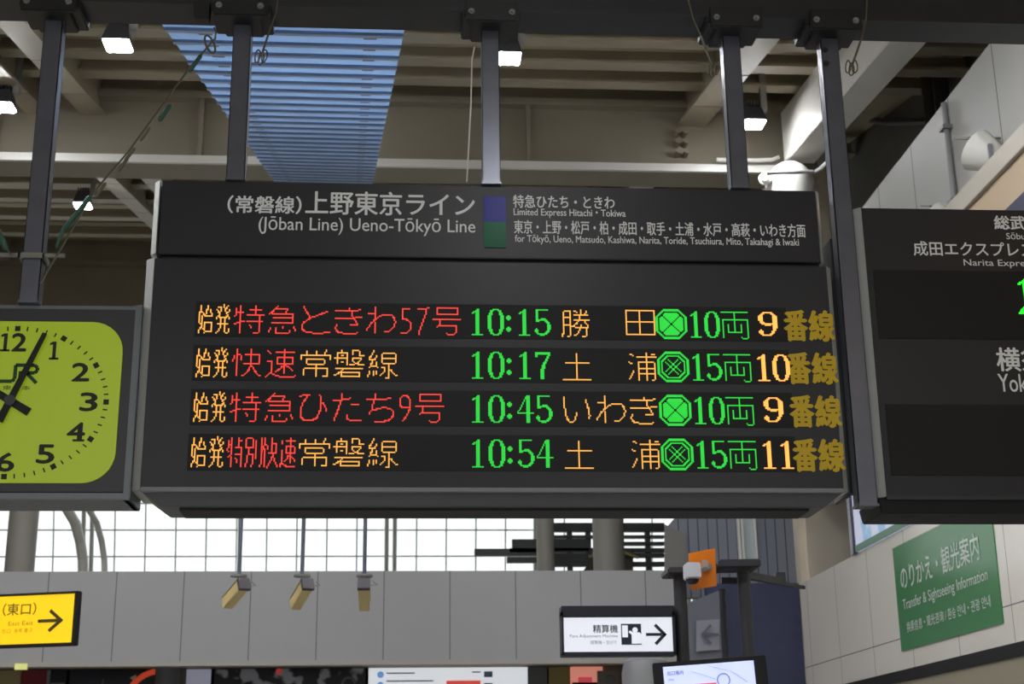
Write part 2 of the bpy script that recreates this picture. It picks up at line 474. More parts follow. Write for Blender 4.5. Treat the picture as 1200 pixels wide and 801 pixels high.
for i in range(n):
    a, b = A0 + (A1 - A0) * i / n, A0 + (A1 - A0) * (i + 1) / n
    gl.flat([(-14, vy(a), vzz(a)), (7.0, vy(a), vzz(a)), (7.0, vy(b), vzz(b)), (-14, vy(b), vzz(b))])
win = struct('window_1', mb, mat('glazing_bar', (220, 224, 220), rough=0.4), 'curved glazed vault full of daylight behind the hall', 'window')
mg = bpy.data.materials.new('vault_glass'); mg.use_nodes = True
nt = mg.node_tree; nt.nodes.clear()
out = nt.nodes.new('ShaderNodeOutputMaterial'); mx = nt.nodes.new('ShaderNodeMixShader'); tr = nt.nodes.new('ShaderNodeBsdfTransparent'); gs_ = nt.nodes.new('ShaderNodeBsdfGlossy')
tr.inputs[0].default_value = (.97, .98, .96, 1); gs_.inputs['Roughness'].default_value = .05; mx.inputs[0].default_value = .06
nt.links.new(tr.outputs[0], mx.inputs[1]); nt.links.new(gs_.outputs[0], mx.inputs[2]); nt.links.new(mx.outputs[0], out.inputs[0])
gl.build('pane', mg, win, smooth=True)
mb = MB().box(-14, 8.2, 36.3, 36.6, 0, 3.6)
struct('wall_vault', mb, M_web, 'low wall under the glazed vault', 'wall')
mb = MB()
for dx, r in ((0, .10), (.42, .06)):
    mb.tube([at(x + dx * 60, y, Y) for x, y, Y in ((62, 560, 27.0), (76, 592, 27.5), (88, 612, 27.9), (94, 634, 28.2), (97, 655, 28.4), (98, 700, 28.5))], r, 10)
struct('arch_rib', mb, mat('arch_paint', (226, 226, 218), rough=0.4), 'cream curved double rib in front of the glazed vault', 'rib')
struct('pillar_left', MB().lathe((-6.33, 24, 3.5), (0, 0, 1), [(0, .235), (4.3, .235), (4.32, .4), (4.5, .4)], 20), mat('grey_column', (150, 146, 138), rough=0.5), 'dark round column behind the yellow sign', 'pillar', smooth=True)
mb = MB().cyl((3.36, 24.6, 3.5), (3.36, 24.6, 12.2), .27, 20).cyl((2.36, 25.5, 3.5), (2.36, 25.5, 12.2), .16, 16)
struct('pillar_centre', mb, mat('grey_column', (150, 146, 138)), 'pair of dark columns behind the grey fascia', 'pillar', smooth=True)

# ------------------------------------------------------------------ overhead beam and hanger posts
struct('overhead_beam', MB().box(-6.5, 8.0, 6.70, 6.92, 5.46, 5.475).box(-6.5, 8.0, 6.80, 6.82, 5.475, 5.78).box(-6.5, 8.0, 6.70, 6.92, 5.78, 5.8),
       M_dark, 'dark steel beam carrying the hanging boards', 'beam')
M_brk = mat('bracket_black', (26, 26, 28), rough=0.45, vary=0.15, scale=20)


def post(x, zb, label, wide=.092, bracket=True):
    t = thing('hanger_post', label, 'post', (x, 6.84, zb), 'steel posts hanging from the overhead beam')
    h = wide / 2
    mb = MB().box(x - h, x + h, 6.795, 6.803, zb, 5.46).box(x - h, x + h, 6.877, 6.885, zb, 5.46).box(x - .006, x + .006, 6.8, 6.88, zb, 5.46)
    mb.box(x - h, x - h + .008, 6.80, 6.88, zb, 5.46)
    mb.box(x + h - .008, x + h, 6.80, 6.88, zb, 5.46)
    mb.build('shaft', M_post, t, bevel=0.004)
    MB().box(x - h - .004, x + h + .004, 6.79, 6.89, zb, zb + .012).build('end_plate', M_post, t)
    mb = MB().box(x - .135, x + .14, 6.66, 6.69, 5.38, 5.50).box(x - .1, x + .1, 6.68, 6.93, 5.40, 5.455)
    mb.box(x - .15, x - .09, 6.69, 6.94, 5.42, 5.47).box(x + .09, x + .15, 6.69, 6.94, 5.42, 5.47)
    mb.build('clamp_bracket', M_brk, t, bevel=0.006)
    for sx in (-.105, .105):
        MB().lathe((x + sx, 6.66, 5.43), (0, -1, 0), [(0, .017), (.012, .017), (.012, .010), (.022, .009)], 8).build('bolt', M_grey, t, smooth=True)
    return t


p1 = post(-1.862, 3.869, 'dark steel post the lime green clock hangs from')
p2 = post(-.9, 4.529, 'second dark hanger post from the clock, left holder of the main board')
p3 = post(.388, 4.529, 'middle dark hanger post above the blue and green stripe')
p4 = post(1.668, 4.529, 'dark hanger post above the right end of the main board')
p5 = post(2.198, 2.88, 'long dark post running down between the two departure boards', wide=.095)
for z in (5.33, 5.25):
    MB().cyl((2.17, 6.80, z), (2.17, 6.79, z), .016, 10).build('bolt_hole', M_matte, p5)

# ------------------------------------------------------------------ main departure board
M_face = mat('board_face', (44, 44, 47), rough=0.36, spec=0.3, coat=0.0)
M_side = mat('board_edge_aluminium', (186, 188, 184), rough=0.42, metal=0.3)
M_led = mat('led_panel_black', (19, 19, 20), rough=0.55, spec=0.3)
M_let = mat('sign_lettering_white', (232, 232, 230), rough=0.6)
RED = glow('led_red', (228, 62, 52), 1.0); AMB = glow('led_amber', (236, 170, 76), 1.0); GRN = glow('led_green', (34, 190, 56), 1.0); ORG = glow('led_orange', (255, 176, 82), 1.1)

BY = 6.8
board = thing('departure_board', 'wide black departure board with four rows of red, amber and green trains', 'departure board', (.4, 6.98, 2.86))
# header housing
MB().box(-1.262, 2.062, BY + .015, BY + .33, 4.135, 4.528).build('header_panel', M_face, board, bevel=0.004)
header = board.children[0]
# lower body
MB().box(-1.272, 2.086, BY, BY + .36, 2.962, 4.108).build('display_housing', M_face, board, bevel=0.004)
housing = board.children[1]
MB().box(-1.25, 2.06, BY + .05, BY + .3, 4.10, 4.14).build('joint_strip', M_matte, board)
for x0, x1, xb0, xb1 in ((-1.272, -1.303, -1.272, -1.318), (2.064, 2.088, 2.084, 2.116)):
    MB().hexa([(x0, BY + .012, 4.137), (x1, BY + .045, 4.137), (x1, BY + .33, 4.137), (x0, BY + .33, 4.137)],
              [(x0, BY + .012, 4.53), (x1, BY + .045, 4.53), (x1, BY + .33, 4.53), (x0, BY + .33, 4.53)]).build('header_edge_trim', M_side, board, bevel=0.003)
    MB().hexa([(xb0, BY - .004, 2.955), (xb1, BY + .035, 2.955), (xb1, BY + .35, 2.955), (xb0, BY + .35, 2.955)],
              [(xb0, BY - .004, 4.112), (xb1, BY + .035, 4.112), (xb1, BY + .35, 4.112), (xb0, BY + .35, 4.112)]).build('body_edge_trim', M_side, board, bevel=0.003)
MB().box(-1.27, 2.084, BY - .008, BY + .02, 2.944, 2.966).build('bottom_lip', M_grey, board, bevel=0.003)
tray = MB().hexa([(-1.18, BY + .05, 2.885), (2.0, BY + .05, 2.885), (2.0, BY + .36, 2.885), (-1.18, BY + .36, 2.885)],
                 [(-1.27, BY + .02, 2.95), (2.084, BY + .02, 2.95), (2.084, BY + .36, 2.95), (-1.27, BY + .36, 2.95)]).build('bottom_tray', mat('tray_grey', (88, 89, 92), rough=0.45), board, bevel=0.004)
MB().box(-1.1, 1.93, BY + .09, BY + .30, 2.872, 2.886).build('tray_slot', M_matte, tray)

# header lettering
HY = BY + .0125
def line(s, x0, y0, x1, y1, bold, nm='header_lettering'):
    sign_text(MB(), s, x0, y0, x1, y1, HY, bold).build(nm, M_let, header)


line('（常磐線）', 267, 229.5, 353, 250, .02)
line('上野東京ライン', 358.5, 225, 556, 252, .016)
line('(Jōban Line) Ueno-Tōkyō Line', 303, 255, 557, 275.5, .004)
line('特急ひたち・ときわ', 601.5, 229, 720, 244, .016)
line('Limited Express Hitachi・Tokiwa', 602, 245, 733, 255.5, .012)
line('東京・上野・松戸・柏・成田・取手・土浦・水戸・高萩・いわき方面', 602.5, 260, 943.5, 275.8, .012)
line('for Tōkyō, Ueno, Matsudo, Kashiwa, Narita, Toride, Tsuchiura, Mito, Takahagi & Iwaki', 603.5, 277, 936, 288, .008)
x, z, w, h = box_px(567, 229.5, 593, 289, BY)
MB().box(x, x + w, BY + .009, BY + .016, z, z + h / 2).build('route_stripe', mat('stripe_green', (6, 100, 62), rough=0.55, spec=.08, coat=.07), header)['label'] = 'green lower half of the route stripe'
MB().box(x, x + w, BY + .009, BY + .016, z + h / 2, z + h).build('route_stripe', mat('stripe_blue', (40, 40, 150), rough=0.55, spec=.08, coat=.07), header)['label'] = 'blue upper half of the route stripe'

# dot-matrix characters (1 = lit dot)
import numpy as np


def thin(im):
    """thin a bitmap to strokes one cell wide"""
    im = np.pad(im.astype(np.uint8), 1)
    while True:
        changed = False
        for step in (0, 1):
            p = [np.roll(np.roll(im, dy, 0), dx, 1) for dy, dx in ((1, 0), (1, -1), (0, -1), (-1, -1), (-1, 0), (-1, 1), (0, 1), (1, 1))]
            near = sum(x.astype(int) for x in p)
            turns = sum(((p[i] == 0) & (p[(i + 1) % 8] == 1)).astype(int) for i in range(8))
            if step == 0: side = (p[0] * p[2] * p[4] == 0) & (p[2] * p[4] * p[6] == 0)
            else: side = (p[0] * p[2] * p[6] == 0) & (p[0] * p[4] * p[6] == 0)
            kill = (im == 1) & (near >= 2) & (near <= 6) & (turns == 1) & side
            if kill.any(): im[kill] = 0; changed = True
        if not changed: break
    return im[1:-1, 1:-1].astype(bool)


def dot_glyph(ch, gw, gh, pad):
    """a character as a grid of lit dots, strokes one dot wide"""
    vs_, fs, x0, x1, y0, y1 = text_shape(ch, 0.0)
    S = 8; W, H = gw * S, gh * S
    P = [((v.x - x0) / (x1 - x0) * (gw - 2 * pad) * S + pad * S, (v.y - y0) / (y1 - y0) * (gh - 2 * pad) * S + pad * S) for v in vs_]
    img = np.zeros((H, W), bool); ys, xs = np.mgrid[0:H, 0:W] + .5
    for f in fs:
        for k in range(1, len(f) - 1):
            t = [P[f[0]], P[f[k]], P[f[k + 1]]]
            a0, a1 = int(max(0, min(q_[0] for q_ in t) - 1)), int(min(W, max(q_[0] for q_ in t) + 2))
            b0, b1 = int(max(0, min(q_[1] for q_ in t) - 1)), int(min(H, max(q_[1] for q_ in t) + 2))
            X, Y = xs[b0:b1, a0:a1], ys[b0:b1, a0:a1]
            e = [(t[(i + 1) % 3][0] - t[i][0]) * (Y - t[i][1]) - (t[(i + 1) % 3][1] - t[i][1]) * (X - t[i][0]) for i in range(3)]
            img[b0:b1, a0:a1] |= ((e[0] >= 0) & (e[1] >= 0) & (e[2] >= 0)) | ((e[0] <= 0) & (e[1] <= 0) & (e[2] <= 0))
    im = thin(img[::-1])
    g = thin(im.reshape(gh, S, gw, S).sum((1, 3)) >= 4)
    return [''.join('#' if c else '.' for c in r) for r in g]

_thick = {
 '1': '......##.....|.....###.....|...#####.....|..##.###.....|' + '.....###.....|' * 16 + '..#########..',
 '5': '.##########..|' + '.##..........|' * 6 + '.##..####....|.#########...|.###....###..|.........###.|..........##.|' + '..........###|' * 3 + '.#........###|###.......##.|###......###.|.##.....###..|..########...|....####.....',
 '7': '############.|############.|##........##.|##.......##..|.........##..|........##...|........##...|.......##....|......###....|......##.....|' + '.....###.....|' * 3 + '....###......|' * 7 + '....###......',
 '4': '.......###...|......####...|......####...|.....#.###...|.....#.###...|....#..###...|....#..###...|...#...###...|...#...###...|..#....###...|..#....###...|.#.....###...|#......###...|#############|' + '.......###...|' * 6 + '.......###...',
 '9': '...######....|..##....##...|.##......##..|###......###.|###......###.|###......###.|###......###.|.##......###.|.###.....###.|..##########.|....####.###.|.........###.|.........###.|.........##..|.#.......##..|###.....##...|###.....##...|.##....##....|..######.....|.............|.............',
 '0': '....#####....|..###...###..|..##.....##..|.###.....###.|.###.....###.|' + '###.......###|' * 11 + '.###.....###.|.###.....###.|..##.....##..|..###...###..|....#####....',
 ':': '....|....|....|....|....|.##.|####|####|.##.|....|....|....|....|....|.##.|####|####|.##.|....|....|....',
}


_dots = {}


def dots(key):
    if key in _thick: return [''] * 1 + _thick[key].split('|')
    if key not in _dots:
        if key[0] == 'h': _dots[key] = dot_glyph(key[1], 12 if key[1] in '始発' else 13, 24, .4)
        elif key[0] == 't': _dots[key] = dot_glyph(key[1], 12, 24, .9)
        else: _dots[key] = dot_glyph(key, 22 if key == 'い' else 24, 24, .6)
    return _dots[key]


def octagon(solid):
    g = []
    for j in range(24):
        row = ''
        for i in range(24):
            x, y = abs(i - 11.5), abs(j - 11.5)
            d = max(x, y, (x + y) * .68)
            e = abs(x - y)
            if d > 11.9: c = 0
            elif d > 10.4: c = 1
            elif 9.2 < d <= 10.4: c = 0
            elif solid: c = 0 if e < .9 else 1
            elif 7.9 < d <= 9.2: c = 1
            elif d > 6.9: c = 0
            else: c = 1 if (1.4 < e < 2.9 or (d < 2.0 and d > 1)) else 0
            row += '#' if c else '.'
        g.append(row)
    return g


PX, PZ = .00668, .00655


def put(mb, g, x, ztop, sx=1.0):
    for j, row in enumerate(g):
        for i, c in enumerate(row):
            if c == '#':
                x0 = x + i * PX * sx; z1 = ztop - j * PZ
                y0 = BY - .0065; a, b = .05 * PX * sx, .07 * PZ
                mb.add([(x0 + a, y0, z1 - PZ + b), (x0 + PX * sx - a, y0, z1 - PZ + b), (x0 + PX * sx - a, y0, z1 - b), (x0 + a, y0, z1 - b),
                        (x0 + a, y0 + .003, z1 - PZ + b), (x0 + PX * sx - a, y0 + .003, z1 - PZ + b), (x0 + PX * sx - a, y0 + .003, z1 - b), (x0 + a, y0 + .003, z1 - b)],
                       [(0, 1, 2, 3), (1, 0, 4, 5), (2, 1, 5, 6), (3, 2, 6, 7), (0, 3, 7, 4)])


M_stick = mat('platform_lettering_yellow', (206, 172, 10), rough=0.55)
ROWS = [
    (3.872, ['h始', 'h発'], ['特', '急', 'と', 'き', 'わ', 't5', 't7', '号'], [], '10:15', ['勝', None, '田'], True, '10', '9'),
    (3.651, ['h始', 'h発'], ['快', '速'], ['常', '磐', '線'], '10:17', ['土', None, '浦'], False, '15', '10'),
    (3.431, ['h始', 'h発'], ['特', '急', 'ひ', 'た', 'ち', 't9', '号'], [], '10:45', ['い', 'わ', 'き'], True, '10', '9'),
    (3.211, ['h始', 'h発'], ['h特', 'h別', 'h快', 'h速'], ['常', '磐', '線'], '10:54', ['土', None, '浦'], False, '15', '11'),
]
ORD = ['top', 'second', 'third', 'bottom']
for r, (zt, lead, red, amb, tm, dest, solid, cars, plat) in enumerate(ROWS):
    disp = MB().box(-1.06, 1.86, BY - .003, BY + .02, zt - 24 * PZ - .008, zt + .012).build('led_display', M_led, housing.parent)
    disp['label'] = ORD[r] + ' row of the dot matrix display'
    a, rd, g, o = MB(), MB(), MB(), MB()
    x = -1.05
    for k in lead: put(a, dots(k), x, zt); x += 12.5 * PX
    x = -1.05 + 25.5 * PX
    for k in red:
        put(rd, dots(k), x, zt + .001); x += (12.2 if len(k) > 1 else 24) * PX
    if r == 1: x = -1.05 + 74.5 * PX
    if r == 3: x = -1.05 + 75.5 * PX
    for k in amb: put(a, dots(k), x, zt); x += 24.2 * PX
    x = .272
    for ch in tm:
        put(g, dots(ch), x, zt - .004, .93); x += (7.5 if ch == ':' else 13.6) * PX
    x = .722
    for k in dest:
        if k: put(a, dots(k), x, zt - .002)
        x += 23.9 * PX
    put(g, octagon(solid), 1.197, zt - .002, .99)
    x = 1.36
    for ch in cars: put(g, dots(ch), x, zt - .006, .9); x += 12.3 * PX
    put(g, dots('両'), 1.52, zt - .006, .98)
    x = 1.684 if len(plat) == 2 else 1.715
    for ch in plat: put(o, dots(ch), x, zt - .006, 1.0 if len(plat) == 2 else 1.2); x += 13.2 * PX
    for m_, mm, nm in ((a, AMB, 'amber'), (rd, RED, 'red'), (g, GRN, 'green'), (o, ORG, 'orange')):
        c = m_.build('led_lettering', mm, disp); c['label'] = nm + ' lit dots of the row'
    st = MB().text('番', (1.848, BY - .0045, zt - 24 * PZ - .004), .112, .158, bold=.035).text('線', (1.974, BY - .0045, zt - 24 * PZ - .004), .122, .158, bold=.035)
    st.build('platform_lettering', M_stick, housing.parent)

# ------------------------------------------------------------------ second board on the right
rb = thing('departure_board', 'partly visible departure board right of the long post, its displays mostly unlit', 'departure board', (3.6, 6.98, 2.87))
MB().box(2.29, 5.3, BY, BY + .34, 2.925, 4.432).build('display_housing', M_face, rb, bevel=0.004)
MB().hexa([(2.29, BY - .006, 2.925), (2.252, BY + .03, 2.925), (2.252, BY + .34, 2.925), (2.29, BY + .34, 2.925)],
          [(2.29, BY - .006, 4.434), (2.252, BY + .03, 4.434), (2.252, BY + .34, 4.434), (2.29, BY + .34, 4.434)]).build('edge_trim', M_side, rb, bevel=0.003)
MB().box(2.29, 5.3, BY - .01, BY + .02, 2.91, 2.93).build('bottom_lip', M_dark, rb, bevel=0.003)
MB().hexa([(2.27, BY + .03, 2.85), (5.3, BY + .03, 2.85), (5.3, BY + .34, 2.85), (2.27, BY + .34, 2.85)],
          [(2.255, BY + .01, 2.92), (5.3, BY + .01, 2.92), (5.3, BY + .34, 2.92), (2.255, BY + .34, 2.92)]).build('bottom_tray', M_matte, rb, bevel=0.004)
MB().box(2.147, 2.172, BY + .1, BY + .4, 2.96, 4.3).build('side_channel', M_dark, rb, bevel=0.004)
for z0, z1, nm in ((3.728, 4.092, 'upper'), (3.03, 3.388, 'lower')):
    d = MB().box(2.325, 5.2, BY - .004, BY + .01, z0, z1).build('led_display', M_led, rb); d['label'] = nm + ' unlit display window'
    if nm == 'upper':
        g = MB(); S = 1.25
        for j, row in enumerate(_thick['1'].split('|')):
            for i, c in enumerate(row):
                if c == '#':
                    x0 = 3.052 + i * PX * S; z1_ = 4.052 - j * PZ * S
                    g.box(x0, x0 + PX * S * .92, BY - .008, BY - .003, z1_ - PZ * S * .92, z1_)
        for j in range(5):
            g.box(3.085 - j * .007, 3.11 - j * .007, BY - .008, BY - .003, 3.895 - j * .008, 3.903 - j * .008)
        g.build('led_lettering', glow('led_bright_green', (40, 235, 50), 1.1), d)
RY = BY - .0035
for s_, x, z, w, h, b in (('総武線', 2.985, 4.322, .25, .075, .03), ('Sōbu Line', 3.04, 4.268, .2, .036, .006), ('成田エクスプレス', 2.545, 4.172, .63, .078, .015),
                          ('Narita Express', 2.80, 4.11, .37, .045, .006), ('横須賀線', 2.915, 3.562, .5, .122, .02), ('Yokosuka Line', 2.91, 3.455, .52, .092, .006)):
    MB().text(s_, (x, RY, z), w, h, bold=b).build('header_lettering', M_let, rb)

# ------------------------------------------------------------------ clock
CX, CZ = -1.9, 3.376
ck = thing('hanging_clock', 'lime green lit station clock in a black housing beside the departure board', 'clock', (CX, 6.95, 2.9))
MB().box(-2.465, -1.335, BY + .01, BY + .3, 2.935, 3.845).build('housing', mat('clock_housing', (42, 42, 46), rough=0.4), ck, bevel=0.01)
fr = MB().box(-2.48, -1.32, BY + .03, BY + .29, 3.845, 3.868).box(-2.48, -1.32, BY, BY + .29, 2.905, 2.938)
fr.hexa([(-1.35, BY + .004, 2.905), (-1.318, BY + .004, 2.905), (-1.318, BY + .29, 2.905), (-1.35, BY + .29, 2.905)],
        [(-1.35, BY + .004, 3.868), (-1.318, BY + .004, 3.868), (-1.318, BY + .29, 3.868), (-1.35, BY + .29, 3.868)])
fr.box(-2.48, -2.45, BY + .004, BY + .29, 2.905, 3.868)
fr.build('frame', mat('clock_frame', (108, 112, 114), rough=.4, metal=.4), ck, bevel=0.004)
LIME = mat('clock_lime', (150, 168, 26), rough=0.35, emit=(138, 160, 18), strength=0.44)
dial = MB().prism(rounded(-2.405, -1.397, 2.985, 3.775, .15, BY), (0, .02, 0)).build('dial', LIME, ck)
M_ink = mat('clock_ink', (24, 28, 12), rough=0.6)
mk = MB()
for i in range(60):
    a = math.radians(i * 6); x, z = CX + .443 * math.sin(a), CZ + .362 * math.cos(a)
    d = Vector((math.sin(a), 0, math.cos(a))); s = Vector((math.cos(a), 0, -math.sin(a)))
    if i % 5 == 0: mk.obox((x, BY - .002, z), (s, (0, 1, 0), d), (.0125, .0015, .0125))
    else: mk.obox((x, BY - .002, z), (s, (0, 1, 0), d), (.003, .0015, .0105))
mk.build('minute_marks', M_ink, dial)
for n_ in range(1, 13):
    a = math.radians(n_ * 30); x, z = CX + .362 * math.sin(a), CZ + .293 * math.cos(a)
    if n_ == 12: x -= .012
    mb = MB()
    w = .115 if n_ == 12 else .135 if n_ in (10, 11) else .03 if n_ == 1 else .078
    def one(x_):                                              # slab numeral one
        y0_, y1_ = BY - .003, BY - .001
        mb.box(x_ - .008, x_ + .008, y0_, y1_, z - .044, z + .044).box(x_ - .022, x_ + .022, y0_, y1_, z - .046, z - .036)
        mb.prism([(x_ - .022, y0_, z + .026), (x_ - .008, y0_, z + .03), (x_ - .008, y0_, z + .044), (x_ - .022, y0_, z + .036)], (0, .002, 0))
    if n_ == 1: one(x)
    elif n_ in (10, 11, 12):
        one(x - w / 2 + .018)
        if n_ == 11: one(x + w / 2 - .022)
        else: mb.text(str(n_ - 10), (x - w / 2 + .05, BY - .002, z - .044), w - .05, .088, bold=.03)
    else:
        mb.text(str(n_), (x - w / 2, BY - .002, z - .044), w, .088, bold=.03)
        if n_ == 4:
            xo = .014
            mb.box(x + xo - .027, x + xo + .027, BY - .003, BY - .001, z - .046, z - .036)
    mb.build('numeral', M_ink, dial)
M_jr = mat('clock_logo_green', (20, 70, 30), rough=0.6)
mb = MB(); y_ = BY - .002
zt, zb = 3.555, 3.475
def seg(pts, t=.017):
    for p, q_ in zip(pts, pts[1:]): mb.bar((p[0], y_, p[1]), (q_[0], y_, q_[1]), .002, t, up=(1, 0, 0)) if False else mb.bar((p[0], y_, p[1]), (q_[0], y_, q_[1]), t, .002, up=(0, 1, 0))
seg([(-1.985, zb + .03), (-1.985, zb + .012), (-1.972, zb), (-1.905, zb), (-1.893, zb + .012), (-1.893, zt), (-1.805, zt), (-1.79, zt - .012), (-1.79, zt - .026), (-1.802, zt - .038), (-1.868, zt - .038)])
seg([(-1.868, zt - .03), (-1.868, zb - .008)]); seg([(-1.84, zt - .038), (-1.79, zb - .008)])
mb.text('東日本', (-1.945, y_, 3.432), .13, .022)
mb.build('logo_lettering', M_jr, dial)


def hand(name, ang, length, tail, w0, w1, y):
    d = Vector((math.sin(ang), 0, math.cos(ang))); s = Vector((math.cos(ang), 0, -math.sin(ang))); c = Vector((CX, y, CZ))
    MB().prism([c - d * tail - s * w0, c - d * tail + s * w0, c + d * length + s * w1, c + d * length - s * w1], (0, .006, 0)).build(name, M_matte, ck)


hand('hour_hand', math.radians(301), .22, .105, .02, .015, BY - .014)
hand('minute_hand', math.radians(22), .36, .11, .018, .011, BY - .024)
MB().cyl((CX, BY - .03, CZ), (CX, BY, CZ), .026, 16).build('hub', mat('clock_hub', (52, 52, 60), rough=0.4), ck, smooth=True)

# ------------------------------------------------------------------ brace wire with turnbuckles, loose safety wires
M_wire = mat('galvanised_wire', (104, 100, 84), rough=0.45, metal=0.5)
M_turn = mat('green_turnbuckle', (38, 84, 66), rough=0.5)
ya = 6.70
def pz_(px, py, y=ya): return at(px, py, Y=y)
bw = thing('brace_wire', 'diagonal brace wire with green turnbuckles from the clock post to the overhead beam', 'wire', pz_(60, 300))
MB().tube([pz_(253, 44), pz_(222, 80), pz_(150, 178), pz_(110, 225), pz_(47, 332)], .005, 6).build('cable', M_wire, bw, smooth=True)
for a_, b_, r_ in (((236, 64), (222, 84), .011), ((200, 122), (186, 142), .013), ((106, 230), (76, 268), .014), ((76, 264), (66, 290), .010)):
    p, q_ = pz_(*a_), pz_(*b_); d = q_ - p
    MB().lathe(p, d, [(0, .005), (.01, r_), (d.length - .01, r_), (d.length, .005)], 8).build('turnbuckle', M_turn, bw, smooth=True)
for cx, cy in ((170, 157), (152, 181), (144, 193), (118, 222)):
    p, q_ = pz_(cx + 6, cy - 8), pz_(cx - 6, cy + 8); d = q_ - p
    MB().lathe(p, d, [(0, .004), (.008, .009), (d.length - .008, .009), (d.length, .004)], 8).build('shackle', M_wire, bw, smooth=True)
lp = [pz_(246 + 7 * math.cos(t) * .55 - 9 * math.sin(t) * -.55, 52 + 10 * math.sin(t) + -5 * math.cos(t) * .6) for t in [2 * math.pi * i / 14 for i in range(14)]]
MB().tube(lp, .006, 6, closed=True).build('hook_eye', M_wire, bw, smooth=True)
MB().tube([pz_(251, 32), pz_(253, 38), pz_(252, 46)], .005, 6).build('hook', M_wire, bw)
MB().hexa([(-1.13, 6.68, 5.37), (-1.06, 6.68, 5.37), (-1.06, 6.75, 5.37), (-1.13, 6.75, 5.37)],
          [(-1.14, 6.68, 5.47), (-1.055, 6.68, 5.47), (-1.055, 6.76, 5.47), (-1.14, 6.76, 5.47)]).build('anchor_bracket', M_brk, bw, bevel=.004)
cl = thing('pipe_clamp', 'pale metal clamp band round the clock post', 'clamp', (-1.862, 6.84, 4.12))
z0 = at(38, 299, 6.78).z
MB().box(-1.925, -1.80, 6.775, 6.79, z0 - .014, z0 + .014).box(-1.925, -1.912, 6.775, 6.9, z0 - .014, z0 + .014).box(-1.812, -1.80, 6.775, 6.9, z0 - .014, z0 + .014).box(-1.925, -1.80, 6.888, 6.9, z0 - .014, z0 + .014).build('band', mat('clamp_steel', (140, 138, 130), rough=.35, metal=.6), cl, bevel=.003)
for x0, x1 in ((-2.02, -1.925), (-1.80, -1.70)):
    MB().box(x0, x1, 6.772, 6.784, z0 - .012, z0 + .01).build('ear', mat('clamp_steel', (140, 138, 130)), cl, bevel=.003)
w2 = thing('brace_wire', 'short wire end with green turnbuckle left of the clock post', 'wire', pz_(8, 297))
MB().tube([pz_(-30, 225), pz_(-5, 265), pz_(12, 298)], .005, 6).build('cable', M_wire, w2, smooth=True)
p, q_ = pz_(-4, 267), pz_(8, 293); d = q_ - p
MB().lathe(p, d, [(0, .005), (.01, .014), (d.length - .01, .014), (d.length, .005)], 8).build('turnbuckle', M_turn, w2, smooth=True)


def safety(name_label, top, knot, hang, side):
    t = thing('safety_wire', name_label, 'wire', pz_(*knot), 'loose safety wires at the hanger posts')
    MB().tube([pz_(*top), pz_((top[0] + knot[0]) / 2 + side, (top[1] + knot[1]) / 2), pz_(*knot)], .0045, 6).build('cable', M_wire, t, smooth=True)
    for k in range(3):
        c = pz_(hang[0] + (k - 1) * 4, hang[1] + (k % 2) * 3, ya - .012 * k)
        MB().tube([c + Vector((.013 * math.cos(u_) + .004 * math.sin(u_), .006 * math.sin(u_ * 2), .036 * math.sin(u_))) for u_ in [2 * math.pi * i / 14 for i in range(14)]], .004, 5, closed=True).build('loop', M_wire, t, smooth=True)
    MB().tube([pz_(*knot), pz_(*hang)], .006, 6).build('tail', M_wire, t)
    return t


safety('loose safety wire with loops beside the second hanger post', (326, -4), (318, 30), (306, 66), 2)
safety('loose safety wire with loops left of the post above the right board end', (806, -2), (822, 44), (836, 80), -2)
safety('loose safety wire with loops right of the long post', (1016, -2), (1010, 44), (998, 78), 2)
c_ = MB().tube([pz_(556, 55), pz_(553, 70), pz_(552, 120), pz_(549, 180, 6.78), at(547, 213, 6.85)], .004, 6).build('signal_cable', M_white, None, smooth=True)
tag(c_, 'thin pale cable hanging beside the middle hanger post', 'cable')

# ------------------------------------------------------------------ ceiling lamps
M_lamp = mat('lamp_face', (255, 255, 255), rough=0.4, emit=(250, 252, 255), strength=LAMP_STRENGTH)
M_hous = mat('lamp_housing', (58, 60, 66), rough=0.45)
M_chan = mat('lamp_channel', (150, 150, 146), rough=0.45)


def make_lamp():
    t = thing('ceiling_lamp', 'lamp', 'lamp', (0, 0, 0), 'white square high-bay lamps under the roof')
    MB().prism([(-.135, -.135, 0), (.135, -.135, 0), (.135, .135, 0), (-.135, .135, 0)], (0, 0, .03)).build('lens', M_lamp, t, bevel=0.02)
    mb = MB().hexa([(-.15, -.15, .02), (.15, -.15, .02), (.15, .15, .02), (-.15, .15, .02)], [(-.1, -.1, .22), (.1, -.1, .22), (.1, .1, .22), (-.1, .1, .22)])
    for k in range(5):
        mb.box(-.09 + .042 * k, -.078 + .042 * k, -.09, .09, .22, .33)
    mb.build('housing', M_hous, t, bevel=0.006)
    MB().box(.11, .19, -.04, .04, .2, .8).box(-.05, .19, -.03, .03, .30, .34).build('bracket', M_chan, t, bevel=0.004)
    return t


